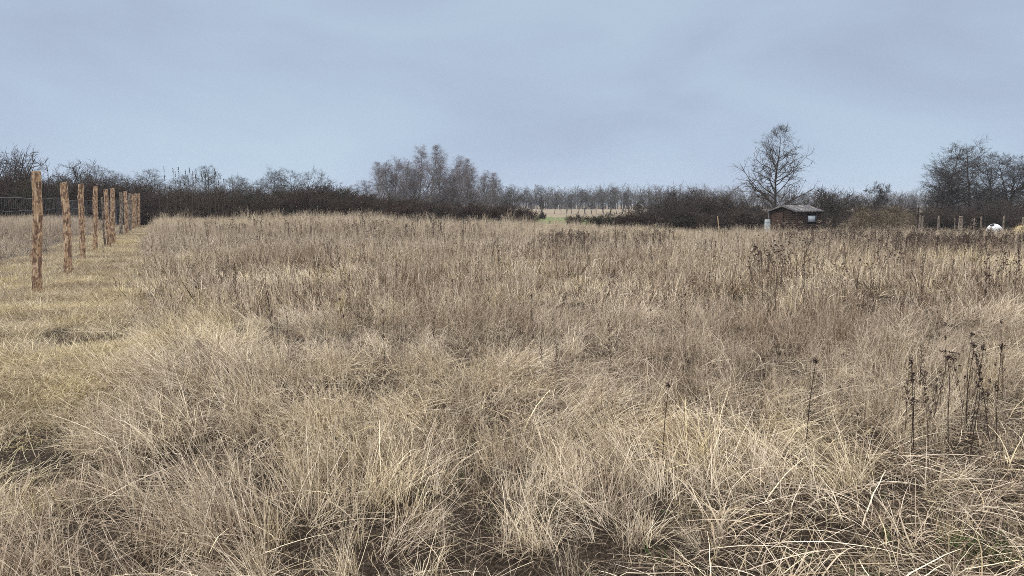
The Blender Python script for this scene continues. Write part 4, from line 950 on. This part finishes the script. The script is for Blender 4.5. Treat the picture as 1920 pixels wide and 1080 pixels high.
# ------------------------------------------------------------------ dead forbs
def weed_meshes(seed, H, kind):
    rs = np.random.RandomState(seed); P = grow(rs, np.array([[0, 0, -.03]]), np.array([[rs.normal(0, .07), rs.normal(0, .07), 1]]), np.array([H]), 10, .03, .02)
    R = np.linspace(.0042, .0018, 11)[None]; gS, gH = Geo(), Geo(); heads = []
    V, F, I = tubes(P, R, 5); gS.add(V, F, .12 if kind == 'bare' else .3)
    if kind == 'umbel':      # flat branched top
        S, d, t, r, pl = kids(rs, P, R, 9, .72, 1, 38, 8); d[:, 2] = np.abs(d[:, 2]); top = H * 1.0
        Ln = np.clip((top - S[:, 2]) * 1.25 + .03, .04, .2); P1 = grow(rs, S, d, Ln, 3, .08, .12); V, F, I = tubes(P1, np.full((len(P1), 4), .0016), 3); gS.add(V, F, .4)
        C = P1[:, -1]
        for c in C:
            k = 13; D_ = np.stack([rs.normal(0, 1, k), rs.normal(0, 1, k), rs.uniform(0, .9, k)], -1); Q = np.stack([np.tile(c, (k, 1)), c + unit(D_) * rs.uniform(.008, .022, (k, 1))], 1)
            V, F, I = tubes(Q, np.tile([.0022, .0045], (k, 1)), 4); gH.add(V, F, rs.uniform(.0, .8, k)[I])
    elif kind == 'spire':    # narrow seed spire with side clusters
        S, d, t, r, pl = kids(rs, P, R, 22, .45, 1, 35, 10); Ln = .10 * (1.3 - t) + .015; P1 = grow(rs, S, d, Ln, 3, .1, .05); V, F, I = tubes(P1, np.full((len(P1), 4), .0015), 3); gS.add(V, F, .4)
        S, d, t, r, pl = kids(rs, P1, np.full((len(P1), 4), .0015), 6, .2, 1, 50, 20); Q = grow(rs, S, d, np.full(len(S), .014), 1, 0, 0); V, F, I = tubes(Q, np.tile([.0018, .004], (len(Q), 1)), 4); gH.add(V, F, rs.uniform(0, .8, len(Q))[I])
    elif kind == 'fluff':    # goldenrod-like arching pale plume
        S, d, t, r, pl = kids(rs, P, R, 16, .62, 1, 45, 10); Ln = .17 * (1.25 - t) + .03; P1 = grow(rs, S, d, Ln, 4, .1, -.12); V, F, I = tubes(P1, np.full((len(P1), 5), .0014), 3); gS.add(V, F, .7)
        S, d, t, r, pl = kids(rs, P1, np.full((len(P1), 5), .0015), 9, .2, 1, 60, 20); Q = grow(rs, S, d, np.full(len(S), .02), 1, 0, 0); V, F, I = tubes(Q, np.tile([.002, .0055], (len(Q), 1)), 4); gH.add(V, F, rs.uniform(.8, 1.0, len(Q))[I])
    else:                    # bare stalk with one or two shrivelled dark clumps
        for c in range(rs.randint(1, 4)):
            f = rs.uniform(.55, 1.0) if c else 1.0; i = min(int(f * 10), 10); p0 = P[0, i]; k = 26
            D_ = rs.normal(0, .6, (k, 3)) + [0, 0, -.6]; Q = grow(rs, np.tile(p0, (k, 1)) + rs.normal(0, 1, (k, 3)) * [.005, .005, .014], D_, rs.uniform(.008, .032, k), 2, .4, -.4)
            V, F, I = ribbons(Q, np.tile([.004, .016, .004], (k, 1)), unit(rs.normal(0, 1, (k, 3)))); gq = Geo().add(V, F, rs.uniform(0, .4, k)[I]); heads.append(gq.mesh('bare_seed_head', M['weed']))
        S, d, t, r, pl = kids(rs, P, R, 5, .4, .95, 35, 10); P1 = grow(rs, S, d, rs.uniform(.03, .12, 5), 3, .15, .05); V, F, I = tubes(P1, np.full((5, 4), .0013), 3); gS.add(V, F, .3)
    return gS.mesh(kind + '_stem', M['weed']), (heads or [gH.mesh(kind + '_seed_head', M['weed'])])
WLIB = {(k, i): weed_meshes(900 + i * 13 + len(k), 1.0, k) for k in ('umbel', 'spire', 'fluff', 'bare') for i in range(4)}
def weed(kind, x, y, H, label, group=None, thick=1.0, lean=None):
    sm, hm = WLIB[(kind, TR.randrange(4))]; e = empty('dead_weed', (x, y, float(ground(x, y))), TR.uniform(0, 6.28), label, 'weed', group, (H * thick, H * thick, H))
    if lean is not None: e.rotation_euler = (TR.uniform(-.08, .08), lean, 0)
    link_mesh('stem', sm, e)
    for h_ in hm: link_mesh('seed_head', h_, e)
    return e
def weed_px(kind, pb, pt, label, group=None, thick=1.0):
    x, y, z = on_ground(*pb); x1, _, z1 = at_dist(pt[0], pt[1], y); return weed(kind, x, y, z1 - z, label, group, thick, math.atan2(x1 - x, z1 - z))
FG = 'dark dead stalks in the near right clump'
for pb, pt, kd, lab in [((1709, 858), (1709, 672), 'bare', 'straight black stalk at the left end of the near right clump'), ((1713, 852), (1706, 690), 'bare', 'thinner black stalk touching the straight left one'),
        ((1745, 700 + 120), (1731, 730), 'bare', 'short dark stalk with two shrivelled clumps, left in the near clump'), ((1742, 812), (1772, 664), 'umbel', 'stalk leaning right toward a pale curled top'),
        ((1778, 852), (1784, 664), 'bare', 'upright dark stalk in the middle of the near right clump'), ((1806, 812), (1823, 640), 'bare', 'long stalk leaning right, tallest of the near right clump'),
        ((1808, 780), (1790, 668), 'bare', 'thin stalk leaning left across the long one'), ((1816, 880), (1846, 706), 'bare', 'stalk with a thick dark clump at its tip, lowest root of the near clump'),
        ((1858, 848), (1845, 660), 'bare', 'rightmost black stalk of the near right clump'), ((1822, 770), (1827, 668), 'bare', 'thin upright stalk right behind the long leaning one')]:
    weed_px(kd, pb, pt, lab, FG, 1.35)
for pb, pt, kd, lab in [((1241, 880), (1251, 712), 'bare', 'thin black stalk alone right of the middle foreground'), ((1509, 850), (1526, 668), 'bare', 'black stalk with a shrivelled tip between the middle stalk and the near right clump'),
        ((1576, 800), (1577, 725), 'bare', 'short dark stalk left of the near right clump'), ((1612, 880), (1608, 770), 'bare', 'low dark stalk with a clump, just left of the near right clump'),
        ((648, 640), (640, 556), 'bare', 'thin dark stalk in the left middle of the field'), ((586, 606), (600, 550), 'spire', 'dark tangled weed in the left middle of the field'), ((612, 612), (596, 545), 'spire', 'dark tangled weed beside the thin stalk in the left middle'),
        ((1427, 590), (1428, 468), 'umbel', 'tall flat headed weed at the left of the middle right weed clump'), ((1440, 575), (1446, 470), 'umbel', 'flat headed weed second in the middle right clump'), ((1425, 530), (1421, 466), 'umbel', 'slender flat headed weed behind the tall left one'),
        ((1472, 545), (1501, 500), 'umbel', 'weed leaning to the right out of the middle right clump')]:
    weed_px(kd, pb, pt, lab, None, 1.5)
def cluster(kind, n, px0, px1, py0, py1, H0, H1, label, group, thick=1.0):
    for q in range(n):
        px, py = TR.uniform(px0, px1), TR.uniform(py0, py1); x, y, z = on_ground(px, py)
        weed(kind if isinstance(kind, str) else TR.choice(kind), x, y, TR.uniform(H0, H1), label, group, thick)
cluster(['umbel', 'spire'], 26, 1400, 1510, 515, 585, .5, .95, 'brown umbel weed in the dense clump right of the field centre', 'weeds of the dense middle right clump', 1.2)
cluster(['spire', 'umbel', 'bare'], 20, 1835, 1915, 545, 600, .5, .85, 'dark weed in the clump at the right edge of the field', 'weeds of the clump at the right edge', 1.3)
cluster(['bare', 'bare', 'spire'], 18, 1690, 1915, 720, 850, .4, .72, 'thin dark stalk in the loose stand at the near right', 'stalks of the loose near right stand', 1.0)
cluster(['umbel', 'spire', 'bare'], 26, 1500, 1830, 510, 600, .4, .85, 'dark weed scattered between the two right hand clumps', 'weeds between the two right hand clumps', 1.1)
cluster(['spire', 'bare'], 16, 440, 860, 520, 700, .4, .75, 'thin dark weed scattered in the left half of the field', 'weeds scattered in the left half', .9)
cluster(['spire', 'bare'], 16, 900, 1400, 560, 760, .35, .7, 'thin dark weed scattered in the right middle of the field', 'weeds scattered in the right middle', .9)
cluster(['spire'], 4, 190, 240, 470, 590, .3, .5, 'dark spiky weed on the ragged edge of the mown strip', 'weeds on the edge of the mown strip', 1.0)
for px, py in [(440, 402), (446, 405), (470, 405), (505, 405), (525, 408), (585, 402), (1455, 412), (1470, 409), (1490, 413), (1505, 414), (1540, 412), (1552, 408), (1590, 411), (1700, 412), (1830, 410)]:
    x, y, zt = at_dist(px, py, 40 + TR.uniform(-2, 2)); weed('fluff', x, y, zt - float(ground(x, y)), 'pale plumed weed rising over the far grass edge before the dark thicket', 'plumed weeds on the far grass edge', 1.5)
# the uncountable belts of dead stalks across the back
wobj = []
for k in ('umbel', 'spire', 'fluff'):
    for i in range(3):
        a_, b_ = WLIB[(k, i)]; g = Geo()
        for me in [a_] + b_:
            n = len(me.vertices); v = np.empty(n * 3, np.float32); me.vertices.foreach_get('co', v); f = np.empty(len(me.loops), np.int32); me.loops.foreach_get('vertex_index', f); r_ = np.empty(n, np.float32); me.attributes['r'].data.foreach_get('value', r_)
            v = v.reshape(-1, 3) * [1.5, 1.5, 1]; g.add(v, f.reshape(-1, 4), r_)
        wobj.append(bpy.data.objects.new('w', g.mesh('belt_weed', M['weed'])))
wcol = collection('belt_weed', wobj)
def belt(name, n, px0, px1, y0, y1, label, umb, H0, H1, dens=lambda x, y: 1 + 0 * x):
    Y = rng.uniform(y0, y1, n); px = rng.uniform(px0, px1, n); x = (px - 960) / FPX * Y * 1.0; u_ = (px - px0) / (px1 - px0); k = rng.uniform(0, 1, n) < dens(x, Y) * sstep(0, .25, u_) * (1 - sstep(.7, 1, u_) * (px1 < 1900)) * sstep(0, .3, (Y - y0) / (y1 - y0)) * (1 - sstep(.75, 1, (Y - y0) / (y1 - y0))); x, Y = x[k], Y[k]; n = len(x)
    k = field_ok(x, Y); x, Y = x[k], Y[k]; n = len(x)
    idx = np.where(rng.uniform(0, 1, n) < umb, rng.randint(0, 6, n), rng.randint(6, 9, n)); h = rng.uniform(H0, H1, n)
    scatter(name, wcol, np.stack([x, Y, ground(x, Y)], -1), idx, rng.uniform(0, 6.28, n), np.stack([h * .8, h * .8, h], -1), np.full(n, .5), None, label, 'weeds', [M['weed']])
belt('weed_stalks_right', 3000, 1400, 1990, 17, 28, 'dense belt of dark brown dead stalks across the right back of the field', .8, .5, .75, lambda x, y: np.clip(.65 + .6 * wav(x, y, .5, 55), .1, 1))
belt('weed_stalks_middle', 1300, 1000, 1290, 16.5, 25, 'belt of dark brown dead stalks across the middle back of the field', .9, .5, .72, lambda x, y: np.clip(.45 + .8 * wav(x, y, .6, 56), .05, 1))
belt('weed_stalks_left', 1300, 300, 960, 21, 34, 'thin belt of brown dead stalks across the left back of the field', .9, .6, 1.0, lambda x, y: np.clip(.35 + .7 * wav(x, y, .5, 57), .05, 1))
belt('weed_stalks_sparse', 800, 330, 1990, 10, 46, 'scattered thin dead stalks all over the field', .85, .4, .8)
belt('plumed_stalks', 300, 1380, 1990, 31, 40, 'pale plumed dead stalks along the right far edge', .12, .55, .8)

# ------------------------------------------------------------------ haze
def haze():
    V, F = boxg(-930, 930, -250, 950, -2.4, 10.8)
    m = bpy.data.materials.new('haze_air'); m.use_nodes = True; t = m.node_tree; t.nodes.clear()
    o = N(t, 'ShaderNodeOutputMaterial'); v = N(t, 'ShaderNodeVolumePrincipled'); v.inputs['Color'].default_value = (.93, .96, 1, 1); v.inputs['Density'].default_value = .00045
    L(t, v.outputs[0], o.inputs['Volume'])
    h = link_mesh('haze', make_mesh('haze', V, F, m)); tag(h, 'pale haze in the air over the fields', 'haze', None, 'stuff'); h.visible_shadow = True
haze()
